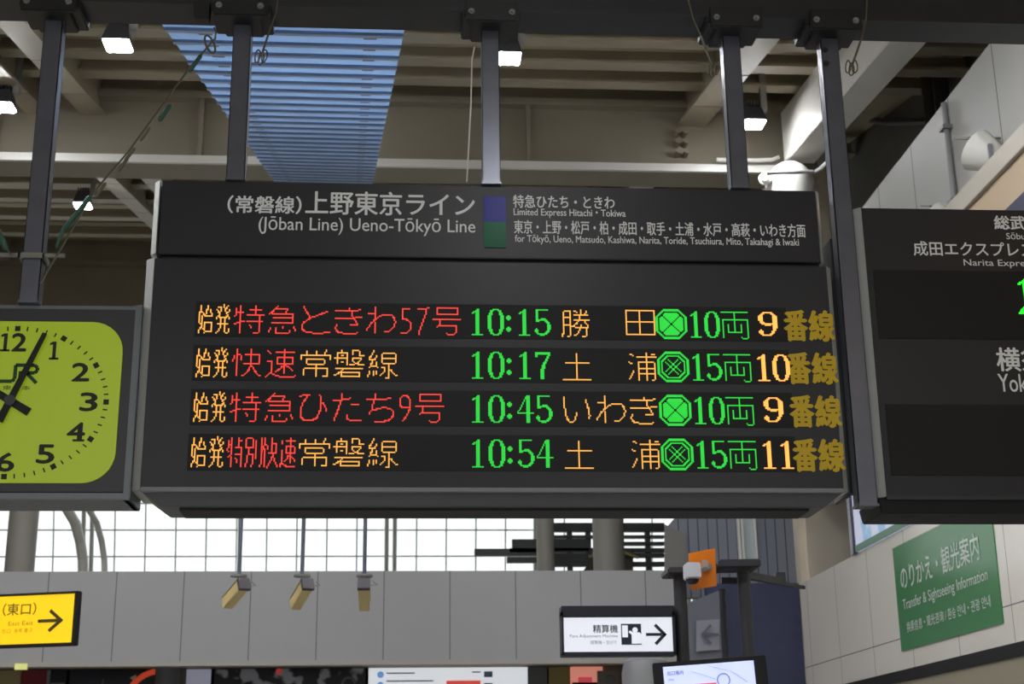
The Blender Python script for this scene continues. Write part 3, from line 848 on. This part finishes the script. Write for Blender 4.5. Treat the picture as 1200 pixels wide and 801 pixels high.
lamp0 = make_lamp()
LAMPS = [((138, 55), 'white square lamp above the diagonal brace wire, upper left'), ((595, 70), 'white square lamp right of the middle hanger post'),
         ((883, 147), 'white square lamp lighting the pale box beam, right'), ((213, 198), 'white square lamp just above the left end of the departure board'),
         ((97, 242), 'white square lamp behind the brace wire, above the clock'), ((3, 127), 'white square lamp cut by the left edge of the photo'),
         ((563, 202), 'distant white lamp half behind the middle hanger post')]
for i, (p, lab) in enumerate(LAMPS):
    o = lamp0 if i == 0 else copy_tree(lamp0)
    o.location = at(*p, roof=6.2); o['label'] = lab
for x, y in ((.84, 1.6), (-3.15, -2.5), (3.4, -2.5), (-7.3, 14.0), (-9.0, 20.3)) + tuple((x_, y_) for y_ in (8.2, 10.6) for x_ in (-9.4, -7.3, -5.2, -3.15, -.6, 1.0, 2.9)):  # unseen lamps added for more light; only the first follows the board's glare
    o = copy_tree(lamp0); o.location = (x, y, 6.2 + SLOPE * y); o['label'] = 'unseen white square lamp over the hall, helping to light it'

# ------------------------------------------------------------------ white rounded duct and conduits, right
c = at(928, 215, Y=19.2)
prof = [(-3.8, .34), (-.35, .34)] + [(-.35 + .42 * math.sin(a), .34 * math.cos(a) * .98 + .005) for a in [math.pi / 2 * k / 8 for k in range(1, 9)]]
d_ = MB().lathe((at(925, 205, Y=17.55).x, 17.55, at(928, 196, Y=17.55).z), (0, 0, 1), prof, 28).build('round_duct', M_white, None, smooth=True)
tag(d_, 'white rounded duct top under the end of the pale box beam', 'duct')
c_ = MB().tube([at(840, 187, 17.98), at(885, 188, 17.98), at(905, 187, 17.97), at(913, 184, 17.96)], .03, 8).build('conduit', M_white, None, smooth=True)
tag(c_, 'white conduit running along the cross girder to the white duct', 'conduit')
c_ = MB().tube([at(899, 203, 17.12), at(955, 201, 17.12), at(962, 197, 17.0), at(976, 184, 16.6)], .026, 8).build('conduit', M_chan, None, smooth=True)
tag(c_, 'grey conduit crossing in front of the white duct', 'conduit')
f_ = MB().lathe(at(897, 210, 17.4), (-.3, -1, 0), [(0, .09), (.04, .09), (.05, .05), (.08, .05)], 16).build('pipe_flange', M_white, None, smooth=True)
tag(f_, 'small round white flange beside the white duct', 'pipe fitting')
for i, (x0, r_) in enumerate(((1090, .13), (1101, .1))):
    p = at(x0, 90, X=6.75)
    t_ = MB().cyl((6.75, p.y, 6), (6.75, p.y, z_at(p.y) - .1), r_, 14).build('riser_pipe', mat('dark_pipe', (70, 70, 72), rough=.35, metal=.5), None, smooth=True)
    tag(t_, ('thick dark riser pipe' if i == 0 else 'thinner dark riser pipe') + ' behind the white parapet', 'pipe')
c_ = MB().tube([at(1004, 138, X=6.95), at(1040, 143, X=6.95), at(1088, 142, X=6.95)], .05, 8).build('conduit', M_dark, None, smooth=True)
tag(c_, 'dark cable across the dim outer wall above the parapet', 'cable')
p = at(1115, 180, X=5.38)
dp = thing('down_pipe', 'grey vertical pipe on the white parapet wall', 'pipe', (5.36, p.y, 6.8))
MB().cyl((5.36, p.y, 6.80), (5.36, p.y, 8.2), .032, 12).build('pipe', M_grey, dp, smooth=True)
for z in (7.1, 7.9): MB().box(5.30, 5.41, p.y - .06, p.y + .06, z, z + .04).build('pipe_clip', M_grey, dp)

# ledge, floodlights and lit fascia on the right wall
struct('ledge_right', MB().box(5.0, RX, -2, 13.4, 6.60, 6.80).hexa([(5.06, -2, 6.6), (RX, -2, 6.6), (RX, 13.4, 6.6), (5.06, 13.4, 6.6)], [(5.0, -2, 6.61), (RX, -2, 6.61), (RX, 13.4, 6.61), (5.0, 13.4, 6.61)]),
       mat('ledge_paint', (168, 162, 150), rough=0.4), 'pale ledge projecting from the white parapet', 'ledge', bevel=.01)
sb = thing('sign_box', 'beige and navy lit sign box under the pale ledge', 'sign', (5.2, 8, 6.0))
MB().box(5.04, RX, -2, 13.3, 6.24, 6.60).build('upper_panel', mat('sign_box_beige', (170, 150, 126), rough=.5), sb)
MB().box(5.0, RX, -2, 13.2, 6.08, 6.24).build('frame', mat('sign_box_navy', (52, 52, 78), rough=.4), sb)
MB().box(5.03, RX, -2, 13.1, 5.58, 6.08).build('lit_panel', glow('sign_box_warm', (235, 190, 130), .8), sb)


def floodlight(pxy, label, s=1.0):
    c = at(*pxy, X=5.17); c.z = 6.80
    t = thing('floodlight', label, 'floodlight', c, 'floodlights standing on the pale ledge')
    MB().box(c.x - .08 * s, c.x + .08 * s, c.y - .12 * s, c.y + .12 * s, c.z, c.z + .05).build('base', M_chan, t, bevel=.004)
    MB().box(c.x - .02, c.x + .02, c.y - .15 * s, c.y - .12 * s, c.z + .04, c.z + .3 * s).box(c.x - .02, c.x + .02, c.y + .12 * s, c.y + .15 * s, c.z + .04, c.z + .3 * s).build('yoke', M_grey, t, bevel=.003)
    MB().lathe((c.x + .05, c.y, c.z + .24 * s), (-.5, .55, .62), [(-.16 * s, .05 * s), (-.12 * s, .1 * s), (0, .15 * s), (.16 * s, .2 * s), (.17 * s, .18 * s)], 18).build('reflector', M_white, t, smooth=True)
    MB().hexa([(c.x - .14 * s, c.y - .02, c.z + .40 * s), (c.x + .16 * s, c.y - .02, c.z + .40 * s), (c.x + .16 * s, c.y + .34 * s, c.z + .56 * s), (c.x - .14 * s, c.y + .34 * s, c.z + .56 * s)],
              [(c.x - .14 * s, c.y - .03, c.z + .42 * s), (c.x + .16 * s, c.y - .03, c.z + .42 * s), (c.x + .16 * s, c.y + .33 * s, c.z + .58 * s), (c.x - .14 * s, c.y + .33 * s, c.z + .58 * s)]).build('visor', mat('visor_brown', (104, 98, 90), rough=.5), t)
    return t


floodlight((1156, 200), 'large floodlight with visor on the pale ledge by the photo edge', 1.0)
floodlight((1098, 243), 'small far floodlight on the pale ledge just above the right board', .62)

# ------------------------------------------------------------------ three cameras on drop rods
cr = thing('camera_rail', 'steel rail behind the departure board that carries the three cream cameras', 'rail', (-1, 13, 5.3))
MB().box(-1.95, .55, 12.97, 13.03, 5.3, 5.36).build('rail', M_chan, cr, bevel=.004)
for x in (at(281, 160, 13).x, at(573, 160, 13).x): MB().cyl((x, 13, 5.36), (x, 13, z_at(13) - .05), .015, 8).build('hanger_rod', M_dark, cr, smooth=True)
M_cb = mat('camera_cream', (206, 186, 132), rough=0.5)
for px, lab, dirx in ((280, 'leftmost cream security camera hanging before the grey fascia, turned left', -.62), (354, 'middle cream security camera hanging before the grey fascia', -.42), (427, 'cream security camera nearest the white arrow sign, facing straight back', .0)):
    top = at(px, 674, 13); cx = top.x
    t = thing('security_camera', lab, 'camera', (cx, 13, top.z), 'cream security cameras on drop rods')
    MB().cyl((cx, 13, top.z), (cx, 13, 5.3), .018, 10).build('drop_rod', mat('rod_grey', (96, 100, 112), rough=.4), t, smooth=True)
    MB().cyl((cx, 13, top.z - .012), (cx, 13, top.z + .006), .075, 14).build('rod_flange', M_grey, t, smooth=True)
    MB().box(cx - .012, cx + .012, 12.988, 13.012, top.z - .08, top.z).build('stem', M_chan, t)
    d = Vector((dirx, .95, -.5)).normalized(); s = Vector((d.y, -d.x, 0)).normalized(); u_ = s.cross(d)
    back = Vector((cx + (.055 if dirx < 0 else 0), 12.9, top.z - .095))
    mid = back + d * .17
    MB().obox(mid, (s, u_, d), (.047, .047, .17)).build('body', M_cb, t, bevel=.005)
    MB().obox(back - d * .008, (s, u_, d), (.055, .055, .02)).build('rear_cover', mat('camera_rear', (72, 66, 72), rough=.5), t, bevel=.003)
    MB().obox(mid + u_ * .053 - d * .02, (s, u_, d), (.054, .004, .17)).build('sun_shield', mat('camera_shield', (186, 176, 140), rough=.5), t, bevel=.002)
    MB().tube([back - d * .02, back + s * .08 - d * .03 + Vector((0, 0, -.02)), back + s * .12, back + s * .08 + Vector((0, 0, .03))], .005, 6).build('cable', M_grey, t, smooth=True)

# ------------------------------------------------------------------ yellow exit sign
ang = math.radians(17); U = Vector((math.cos(ang), -math.sin(ang), 0)); N = Vector((-math.sin(ang), -math.cos(ang), 0))
tr_ = at(93, 692, 14); Wd, Ht = 2.2, .505
O_ = tr_ - U * Wd - Vector((0, 0, Ht))
ys = thing('exit_sign', 'yellow backlit sign with black arrow pointing right, low on the left', 'sign', O_ + U * Wd / 2)
Zv = Vector((0, 0, 1))
P_ = lambda a, b, c_: O_ + U * a + Zv * b + N * c_
def slab(a0, a1, b0, b1, c0, c1): return MB().hexa([P_(a0, b0, c0), P_(a1, b0, c0), P_(a1, b1, c0), P_(a0, b1, c0)], [P_(a0, b0, c1), P_(a1, b0, c1), P_(a1, b1, c1), P_(a0, b1, c1)])
slab(0, Wd, 0, Ht, -.06, -.01).build('case', M_matte, ys, bevel=.006)
fr = MB()
for a in ((0, Wd, 0, .03), (0, Wd, Ht - .022, Ht), (0, .03, 0, Ht), (Wd - .04, Wd, 0, Ht)):
    s_ = slab(*a, -.012, .012); fr.add(s_.v, s_.f)
fr.build('frame', mat('sign_frame_black', (24, 20, 20), rough=.4), ys, bevel=.003)
slab(.02, Wd - .03, .02, Ht - .02, -.012, 0).build('panel', mat('exit_sign_yellow', (190, 156, 6), rough=.5, emit=(255, 214, 14), strength=.72), ys)
M_ar = mat('sign_ink', (66, 56, 20), rough=.6)
a1 = Wd - .155; zc = .238
mb = MB().bar(P_(a1 - .25, zc, .003), P_(a1 - .03, zc, .003), .03, .004, up=N)
for sg in (-1, 1): mb.bar(P_(a1, zc - sg * .010, .003), P_(a1 - .13, zc + sg * .095, .003), .032, .004, up=N)
mb.build('arrow', M_ar, ys)
mb = MB().text('（東口）', P_(a1 - .63, .30, .002), .35, .115, U=U, bold=.012)
mb.build('lettering', mat('sign_ink_pale', (112, 92, 8), rough=.6), ys)
for s_, p_, w, h in (('East Exit', P_(a1 - .56, .205, .002), .26, .04), ('东口  동쪽 출구', P_(a1 - .62, .135, .002), .32, .042)):
    MB().text(s_, p_, w, h, U=U).build('lettering', mat('sign_ink_faint', (176, 148, 10), rough=.6), ys)
for a in (.4, Wd - .5): MB().cyl(P_(a, Ht, -.03), P_(a, Ht + .9, -.03), .016, 8).build('hanger_rod', M_dark, ys) if a < 1 else None

# ------------------------------------------------------------------ white fare adjustment sign
Y0 = 12.0
fs = thing('direction_sign', 'white backlit sign with ticket machine symbol and black right arrow', 'sign', at(725, 765, Y0))
x, z, w, h = box_px(659, 723, 791, 765, Y0)
MB().box(x, x + w, Y0 + .01, Y0 + .16, z, z + h).build('case', M_dark, fs, bevel=.005)
MB().box(x - .005, x + w + .005, Y0 - .01, Y0 + .17, z + h + .01, z + h + .095).box(x - .005, x + .012, Y0 - .01, Y0 + .17, z - .012, z + h + .05).box(x + w - .02, x + w + .005, Y0 - .01, Y0 + .17, z - .012, z + h + .05).box(x - .005, x + w + .005, Y0 - .01, Y0 + .17, z - .02, z + .012).build('frame', mat('sign_frame_navy', (30, 31, 42), rough=.4), fs, bevel=.003)
MB().box(x + .01, x + w - .015, Y0, Y0 + .02, z + .012, z + h).build('panel', mat('sign_white', (150, 152, 160), rough=.5, emit=(240, 242, 252), strength=.72), fs)
MB().box(x + w, 2.12, Y0 + .04, Y0 + .1, z + h + .02, z + h + .08).build('arm', M_dark, fs)
mi = mat('sign_navy_ink', (30, 30, 50), rough=.6)
yy = Y0 - .002
mb = MB()
p, q_ = at(757, 743, yy), at(780, 743, yy)
mb.bar((p.x, yy, p.z), (q_.x - .03, yy, p.z), .024, .003, up=(0, 1, 0))
for sg in (-1, 1): mb.bar((q_.x, yy, p.z - sg * .008), (q_.x - .085, yy, p.z + sg * .078), .026, .003, up=(0, 1, 0))
mb.build('arrow', mi, fs)
x, z, w, h = box_px(728, 730.5, 751.5, 755, yy)
pic = MB().box(x, x + w, yy - .001, yy + .004, z, z + h).build('pictogram', mi, fs)
mb = MB().box(x + .008, x + .055, yy - .004, yy, z + .06, z + h - .012)
mb.lathe((x + .115, yy, z + h - .05), (0, -1, 0), [(0, .022), (.004, .022)], 14)
mb.prism([(x + .085, yy, z + .008), (x + .165, yy, z + .008), (x + .165, yy, z + .085), (x + .15, yy, z + .1), (x + .1, yy, z + .1), (x + .07, yy, z + .115), (x + .062, yy, z + .1), (x + .085, yy, z + .082)], (0, -.004, 0))
mb.build('pictogram_figure', mat('sign_white', (150, 152, 160), rough=.5, emit=(240, 242, 252), strength=.72), pic)
mb = MB(); sign_text(mb, '精算機', 695, 731.5, 724, 741, yy, .014); mb.build('lettering', mat('sign_ink_grey', (34, 36, 48), rough=.6), fs)
for s_, r_ in (('Fare Adjustment Machine', (668, 743, 724, 747.5)), ('精算機・정산기', (692, 750, 722, 754.5))):
    mb = MB(); sign_text(mb, s_, *r_, yy); mb.build('lettering', mat('sign_ink_light', (116, 118, 138), rough=.6), fs)

# ------------------------------------------------------------------ monitor stand, monitor, orange plate
st = thing('monitor_stand', 'dark steel stand with two posts carrying the tilted monitor', 'stand', (2.5, 12.1, 0))
M_st = mat('stand_grey', (52, 52, 56), rough=.45, vary=.08)
for px in (796, 871):
    b = at(px, 670, 12.1); 
    MB().cyl((b.x, 12.1, 0), (b.x, 12.1, b.z), .055, 16).build('post', M_st, st, smooth=True)
b = at(846, 690, 12.4); MB().cyl((b.x, 12.4, 2.2), (b.x, 12.4, b.z), .03, 10).build('post', M_st, st, smooth=True)
for x0, x1, y_, th in ((779, 812, 671, .055), (838, 887, 663, .07)):
    l, r_ = at(x0, y_, 12.1), at(x1, y_ - 1, 12.1)
    MB().hexa([(l.x, 11.95, l.z - th / 2), (r_.x, 11.95, r_.z - th / 2), (r_.x, 12.3, r_.z - th / 2), (l.x, 12.3, l.z - th / 2)],
              [(l.x, 11.95, l.z + th / 2), (r_.x, 11.95, r_.z + th / 2), (r_.x, 12.3, r_.z + th / 2), (l.x, 12.3, l.z + th / 2)]).build('arm_plate', M_st, st, bevel=.012)
MB().bar(at(845, 680, 12.35), at(875, 680, 12.35), .05, .05).bar(at(872, 673, 12.3), at(918, 682, 12.6), .06, .06).bar(at(915, 683, 12.6), at(942, 688, 12.9), .03, .03).build('cross_bar', M_st, st)
MB().bar(at(808, 668, 12.05), at(842, 664, 12.05), .05, .05).build('cross_bar', M_st, st)
MB().box(*[v for v in (at(908, 676, 12.6).x, at(919, 676, 12.6).x)], 12.55, 12.65, at(910, 681, 12.6).z, at(910, 671, 12.6).z).build('cable_clip', M_st, st)
m_tl, m_tr = at(764, 777, 11.9), at(897, 767, 11.75)
U = (m_tr - m_tl).normalized(); V = Vector((.05, .10, -1)); V = (V - U * V.dot(U)).normalized(); Nn = U.cross(V); 
if Nn.y > 0: Nn = -Nn
Wm = (m_tr - m_tl).length
mo = thing('monitor', 'tilted display screen with pale map and red lines on the dark stand', 'monitor', m_tl + U * Wm / 2)
Q = lambda a, b, c_: m_tl + U * a + V * b + Nn * c_
def mslab(a0, a1, b0, b1, c0, c1): return MB().hexa([Q(a0, b0, c0), Q(a1, b0, c0), Q(a1, b1, c0), Q(a0, b1, c0)], [Q(a0, b0, c1), Q(a1, b0, c1), Q(a1, b1, c1), Q(a0, b1, c1)])
mslab(0, Wm, 0, .56, -.08, 0).build('case', M_matte, mo, bevel=.008)
scr = mslab(.085, Wm - .10, .035, .52, -.005, .004).build('screen', glow('screen_pale_blue', (196, 206, 248), .82), mo)
mb = MB()
for a0, a1, b0, b1 in ((.28, .50, .185, .20), (.26, .28, .20, .4), (.5, .52, .20, .4), (.12, .17, .215, .235)):
    s_ = mslab(a0, a1, b0, b1, .004, .006); mb.add(s_.v, s_.f)
mb.build('map_lines', glow('screen_red', (226, 96, 96), .8), scr)
mb = MB()
ring = [Q(.56 + .05 * math.cos(t), .17 + .05 * math.sin(t), .006) for t in [2 * math.pi * i / 20 for i in range(20)]]
mb.tube(ring, .004, 5, closed=True)
for a0, b0, a1, b1 in ((.3, .08, .5, .16), (.62, .1, .75, .2), (.45, .05, .6, .1)): mb.bar(Q(a0, b0, .006), Q(a1, b1, .006), .004, .002)
mb.text('出口案内', Q(.115, .105, .006), .13, .036, U=U, V=-V, bold=.01).text('改札', Q(.12, .15, .006), .05, .02, U=U, V=-V)
mb.build('map_lettering', mat('screen_ink', (96, 108, 170), rough=.5), scr)
op = thing('orange_plate', 'orange square plate with a white box sensor in front', 'plate', at(824, 690, 12.0))
A, B, C_, D_ = at(810, 691, 11.86), at(840, 686, 11.91), at(838, 642, 11.91), at(807, 648, 11.86)
MB().hexa([A, B, C_, D_], [p + Vector((0, .02, 0)) for p in (A, B, C_, D_)]).build('plate', mat('orange_paint', (226, 124, 18), rough=.4), op, bevel=.003)
s0 = at(811, 671, 11.75)
MB().box(s0.x - .058, s0.x + .058, 11.66, 11.84, s0.z - .05, s0.z + .075).build('sensor_box', mat('sensor_white', (204, 204, 212), rough=.4), op, bevel=.008)
MB().lathe((s0.x, 11.75, s0.z - .05), (0, 0, -1), [(0, .055), (.02, .052), (.04, .03)], 16).build('sensor_lens', M_dark, op, smooth=True)
MB().bar((s0.x + .05, 11.75, s0.z + .02), at(828, 666, 11.87), .035, .035).build('sensor_arm', M_grey, op)
MB().box(at(822, 665, 11.88).x, at(829, 665, 11.88).x, 11.84, 11.87, at(825, 670, 12).z, at(825, 659, 12).z).build('arm_mount', mat('arm_mount_grey', (168, 150, 140), rough=.5), op, bevel=.003)
pb = at(824, 667, 12.05)
MB().box(pb.x - .04, pb.x + .04, 11.87, 12.024, pb.z - .02, pb.z + .02).build('rear_bracket', M_grey, op)
gs_ = thing('direction_sign', 'grey glass screen with the painted reflection of a left arrow sign', 'sign', at(826, 765, 19.9))  # reflective glass; the mirrored sign and its arrow are modelled as coloured plates
A, B, C_, D_ = at(806, 790, 19.95), at(846, 790, 20.1), at(846, 690, 20.1), at(806, 706, 19.95)
MB().hexa([A, B, C_, D_], [p + Vector((0, .05, 0)) for p in (A, B, C_, D_)]).build('backing', mat('glass_grey', (126, 128, 140), rough=.3), gs_)
A, B, C_, D_ = at(816, 763, 19.93), at(843, 761, 20.03), at(843, 725, 20.03), at(816, 727, 19.93)
MB().hexa([A, B, C_, D_], [p + Vector((0, .02, 0)) for p in (A, B, C_, D_)]).build('panel', mat('reflection_panel_paint', (164, 166, 178), rough=.4), gs_)
mb = MB(); p, q_ = at(823, 743, 19.9), at(842, 743, 19.97)
mb.bar(p, q_, .035, .01, up=(0, 1, 0))
for dy in (-11, 11): mb.bar(p, at(833, 743 + dy, 19.93), .035, .01, up=(0, 1, 0))
mb.build('arrow', mat('reflection_arrow_paint', (104, 106, 122), rough=.5), gs_)

# ------------------------------------------------------------------ green information sign, map board
GXp = RX - .012
A, B, C_, D_ = at(1057, 765, X=GXp), at(1180, 727, X=GXp), at(1153, 602, X=GXp), at(1045, 640, X=GXp)
gy0, gy1, gz0, gz1 = 15.95, 13.08, 2.985, 4.12
gsn = thing('information_sign', 'green sign with white Japanese and English lettering on the cream tiles', 'sign', (RX, 14.5, gz0))
MB().box(RX - .012, RX + .02, gy1, gy0, gz0, gz1).build('panel', mat('sign_green', (62, 128, 76), rough=.18), gsn)
mb = MB(); W_ = gy0 - gy1; H_ = gz1 - gz0; U = (0, -1, 0)
SG = mat('sign_letter_pale', (206, 220, 208), rough=.35)
mb.text('のりかえ・観光案内', (RX - .016, gy0 - W_ * .07, gz0 + H_ * .56), W_ * .80, H_ * .235, U=U, bold=.012); mb.build('lettering', SG, gsn); mb = MB()
mb.text('Transfer & Sightseeing Information', (RX - .016, gy0 - W_ * .07, gz0 + H_ * .345), W_ * .85, H_ * .13, U=U, bold=.006); mb.build('lettering', SG, gsn); mb = MB()
mb.text('换乘信息・观光咨询 / 환승 안내・관광 안내', (RX - .016, gy0 - W_ * .09, gz0 + H_ * .155), W_ * .83, H_ * .10, U=U, bold=.008)
mb.build('lettering', SG, gsn)
mbd = thing('map_board', 'pale lit map panel with a green border above the cream tiles', 'map', (RX, 14, 4.28))
MB().box(RX - .02, RX + .1, 10.5, 17.3, 4.28, 5.5).build('panel', blotch_mat('map_print', (206, 212, 232), (150, 186, 220), 2.2, .56, emit=.35), mbd)
MB().box(RX - .03, RX - .018, 10.5, 17.3, 4.28, 4.36).build('border', mat('map_green', (110, 150, 126), rough=.4), mbd)
MB().box(RX - .04, RX + .1, 17.3, 17.42, 4.27, 5.5).build('edge_frame', mat('map_frame', (176, 178, 184), rough=.4), mbd)
MB().box(RX - .045, RX + .09, 17.26, 17.3, 4.27, 5.5).build('edge_seal', mat('map_seal', (62, 56, 88), rough=.4), mbd)

# ------------------------------------------------------------------ advertising strip under the fascia
def poster(name, x0, x1, m, label, cat, y=23.4, zt=3.42, zb=1.8, frame=True):
    t = thing(name, label, cat, ((x0 + x1) / 2, y, zb))
    MB().box(x0, x1, y - .03, y + .1, zb, zt).build('print', m, t)
    if frame: MB().box(x0 - .05, x0, y - .05, y + .1, zb, zt).box(x1, x1 + .05, y - .05, y + .1, zb, zt).build('frame', M_grey, t)
    return t


wx = lambda px: at(px, 788, 23.4).x
poster('wall_panel', wx(-20), wx(25), mat('panel_khaki', (176, 160, 112), rough=.5), 'khaki panel at the far left under the fascia', 'panel', frame=False)
poster('wall_panel', wx(26), wx(58), mat('panel_crimson', (134, 22, 34), rough=.5), 'crimson panel under the fascia, left', 'panel', frame=False)
t = poster('glass_door', wx(60), wx(79), mat('door_dark', (34, 36, 42), rough=.2), 'dark glazed door between crimson panel and navy poster', 'door')
MB().box(wx(61), wx(78), 23.34, 23.37, 3.2, 3.23).build('rail', M_grey, t)
t = poster('advertising_poster', wx(83), wx(183), mat('poster_navy', (24, 26, 38), rough=.25), 'navy poster with an orange arc under the fascia', 'poster')
ring = [Vector((wx(190) + .55 * math.cos(a), 23.36, 2.85 + .55 * math.sin(a))) for a in [math.radians(100 + 9 * i) for i in range(12)]]
MB().tube(ring, .045, 6).build('orange_arc', glow('poster_orange', (232, 84, 52), .35), t)
MB().prism([(wx(153), 23.36, 3.30), (wx(160), 23.36, 3.34), (wx(160), 23.36, 3.22)], (0, .01, 0)).build('white_mark', M_white, t)
MB().bar((wx(119), 23.36, 3.0), (wx(122), 23.36, 3.28), .03, .01).build('white_stroke', M_grey, t)
struct('pillar_passage', MB().cyl((at(196, 790, 22.4).x, 22.4, 0), (at(196, 790, 22.4).x, 22.4, 3.44), .175, 20), mat('passage_column', (120, 120, 126), rough=.4), 'round grey column under the fascia', 'pillar', smooth=True)
poster('advertising_poster', wx(219), wx(248), mat('poster_lilac', (190, 192, 214), rough=.3, emit=(190, 192, 214), strength=.25), 'pale lilac narrow poster right of the round grey column', 'poster')
t = poster('advertising_poster', wx(252), wx(428), blotch_mat('poster_dark', (22, 22, 32), (196, 198, 210), 2.4, .52), 'long dark poster with pale irregular shapes under the fascia', 'poster')
ring = [Vector((wx(409) + .1 * math.cos(a), 23.355, 3.18 + .1 * math.sin(a))) for a in [2 * math.pi * i / 18 for i in range(18)]]
MB().tube(ring, .02, 6, closed=True).build('wheel_ring', M_grey, t)
MB().lathe((wx(327), 23.37, 3.38), (0, -1, 0), [(0, .05), (.02, .03)], 12).build('red_mark', glow('poster_red', (206, 70, 66), .3), t)
t = poster('lit_billboard', wx(432), wx(618), glow('billboard_white', (226, 230, 236), .72), 'white lit billboard with blue dots and a red box under the fascia', 'billboard')
b0 = wx(523), wx(563)
MB().box(b0[0], b0[1], 23.35, 23.38, 2.7, 3.22).build('red_box', glow('billboard_red', (226, 84, 74), .6), t)
mb = MB().box(b0[0] + .05, b0[0] + .22, 23.34, 23.352, 3.1, 3.16).box(b0[1] - .25, b0[1] - .06, 23.34, 23.352, 3.1, 3.16); mb.build('white_bar', M_white, t)
for z in (3.32, 3.16): MB().lathe((wx(446), 23.37, z), (0, -1, 0), [(0, .055), (.015, .05)], 14).build('blue_dot', glow('billboard_blue', (120, 160, 214), .6), t)
mb = MB()
for k, (xa, xb, z) in enumerate(((453, 486, 3.33), (453, 508, 3.21), (453, 500, 3.14), (553, 563, 3.34))): mb.box(wx(xa), wx(xb), 23.36, 23.38, z, z + .02)
mb.build('text_lines', mat('billboard_ink', (150, 160, 180), rough=.5), t)
MB().box(wx(567), wx(577), 23.36, 23.38, 3.27, 3.36).box(wx(567), wx(577), 23.36, 23.38, 3.08, 3.18).build('blue_blocks', mat('billboard_blue_grey', (150, 176, 206), rough=.5), t)
poster('wall_panel', wx(625), wx(637), M_grey, 'narrow grey wall panel right of the white billboard', 'panel', frame=True)
poster('wall_panel', wx(643), wx(668), mat('panel_straw', (186, 168, 104), rough=.5), 'straw yellow panel under the white arrow sign', 'panel', frame=False)
t = poster('shop_sign', wx(669), wx(706), glow('shop_sign_pink', (232, 150, 132), .55), 'pink and red lit shop sign under the white arrow sign', 'sign', zb=2.9, frame=False)
MB().box(wx(677), wx(693), 23.34, 23.37, 3.18, 3.26).build('red_band', glow('shop_sign_red', (224, 84, 96), .5), t)
t = poster('kiosk_screen', wx(666), wx(694), M_matte, 'black screen back below the pink shop sign', 'screen', y=22.8, zt=3.14, zb=2.7, frame=False)
t = poster('ticket_machine', wx(693), wx(716), mat('machine_grey', (150, 142, 132), rough=.5), 'grey machine top with round badge right of the pink sign', 'machine', y=22.6, zt=3.30, zb=2.5, frame=False)
MB().lathe((wx(706), 22.55, 3.15), (0, -1, 0), [(0, .08), (.01, .07)], 16).build('badge', M_grey, t)
x = at(757, 790, 17).x
struct('pillar_machine', MB().lathe((x, 17, 0), (0, 0, 1), [(0, .28), (2.86, .28), (2.98, .25), (3.03, .16)], 24), mat('pale_column', (136, 136, 138), rough=.4), 'pale round topped column left of the tilted monitor', 'pillar', smooth=True)
t = MB().box(at(17, 782, 19.9).x, at(31, 782, 19.9).x, 19.9, 19.96, 3.16, 3.24).build('small_sticker', glow('sticker_lime', (222, 226, 140), .3)); tag(t, 'small pale lime sticker light on the fascia lip, far left', 'sticker')

# ------------------------------------------------------------------ walkway gantry before the vault
g = thing('walkway_gantry', 'dark steel walkway framing silhouetted against the glazed vault', 'gantry', (3, 27, 4.5))
M_gan = mat('gantry_steel', (62, 64, 66), rough=.5)
GY = 27.0
def gbar(x0, x1, y, th, name='rail'):
    l, r_ = at(x0, y, GY), at(x1, y, GY); MB().box(l.x, r_.x, GY - .08, GY + .08, (l.z + r_.z) / 2 - th / 2, (l.z + r_.z) / 2 + th / 2).build(name, M_gan, g)
for a in ((642, 778, 618, .16), (645, 778, 629, .05), (600, 690, 639, .22), (556, 640, 647, .12), (597, 778, 645, .08), (594, 700, 656, .10), (700, 778, 637, .06), (640, 778, 651, .07), (630, 778, 661, .08)):
    gbar(*a)
for x in (645, 640, 668, 690, 760):
    l, h_ = at(x, 664, GY), at(x, 618, GY); MB().box(l.x - .05, l.x + .05, GY - .05, GY + .05, l.z - .2, h_.z).build('upright', M_gan, g)
MB().bar(at(646, 618, GY), at(634, 648, GY), .1, .1).build('brace', M_gan, g)
for a_, b_ in (((690, 652), (712, 645)), ((725, 645), (748, 653))):
    MB().bar(at(*a_, GY - .3), at(*b_, GY - .3), .05, .05).build('brace', mat('gantry_bronze', (150, 136, 92), rough=.5), g)
MB().prism([at(684, 668, GY - .2), at(700, 645, GY - .2), at(742, 643, GY - .2), at(742, 668, GY - .2)], (0, .3, 0)).build('deck_plate', mat('gantry_brown', (72, 66, 50), rough=.6), g)
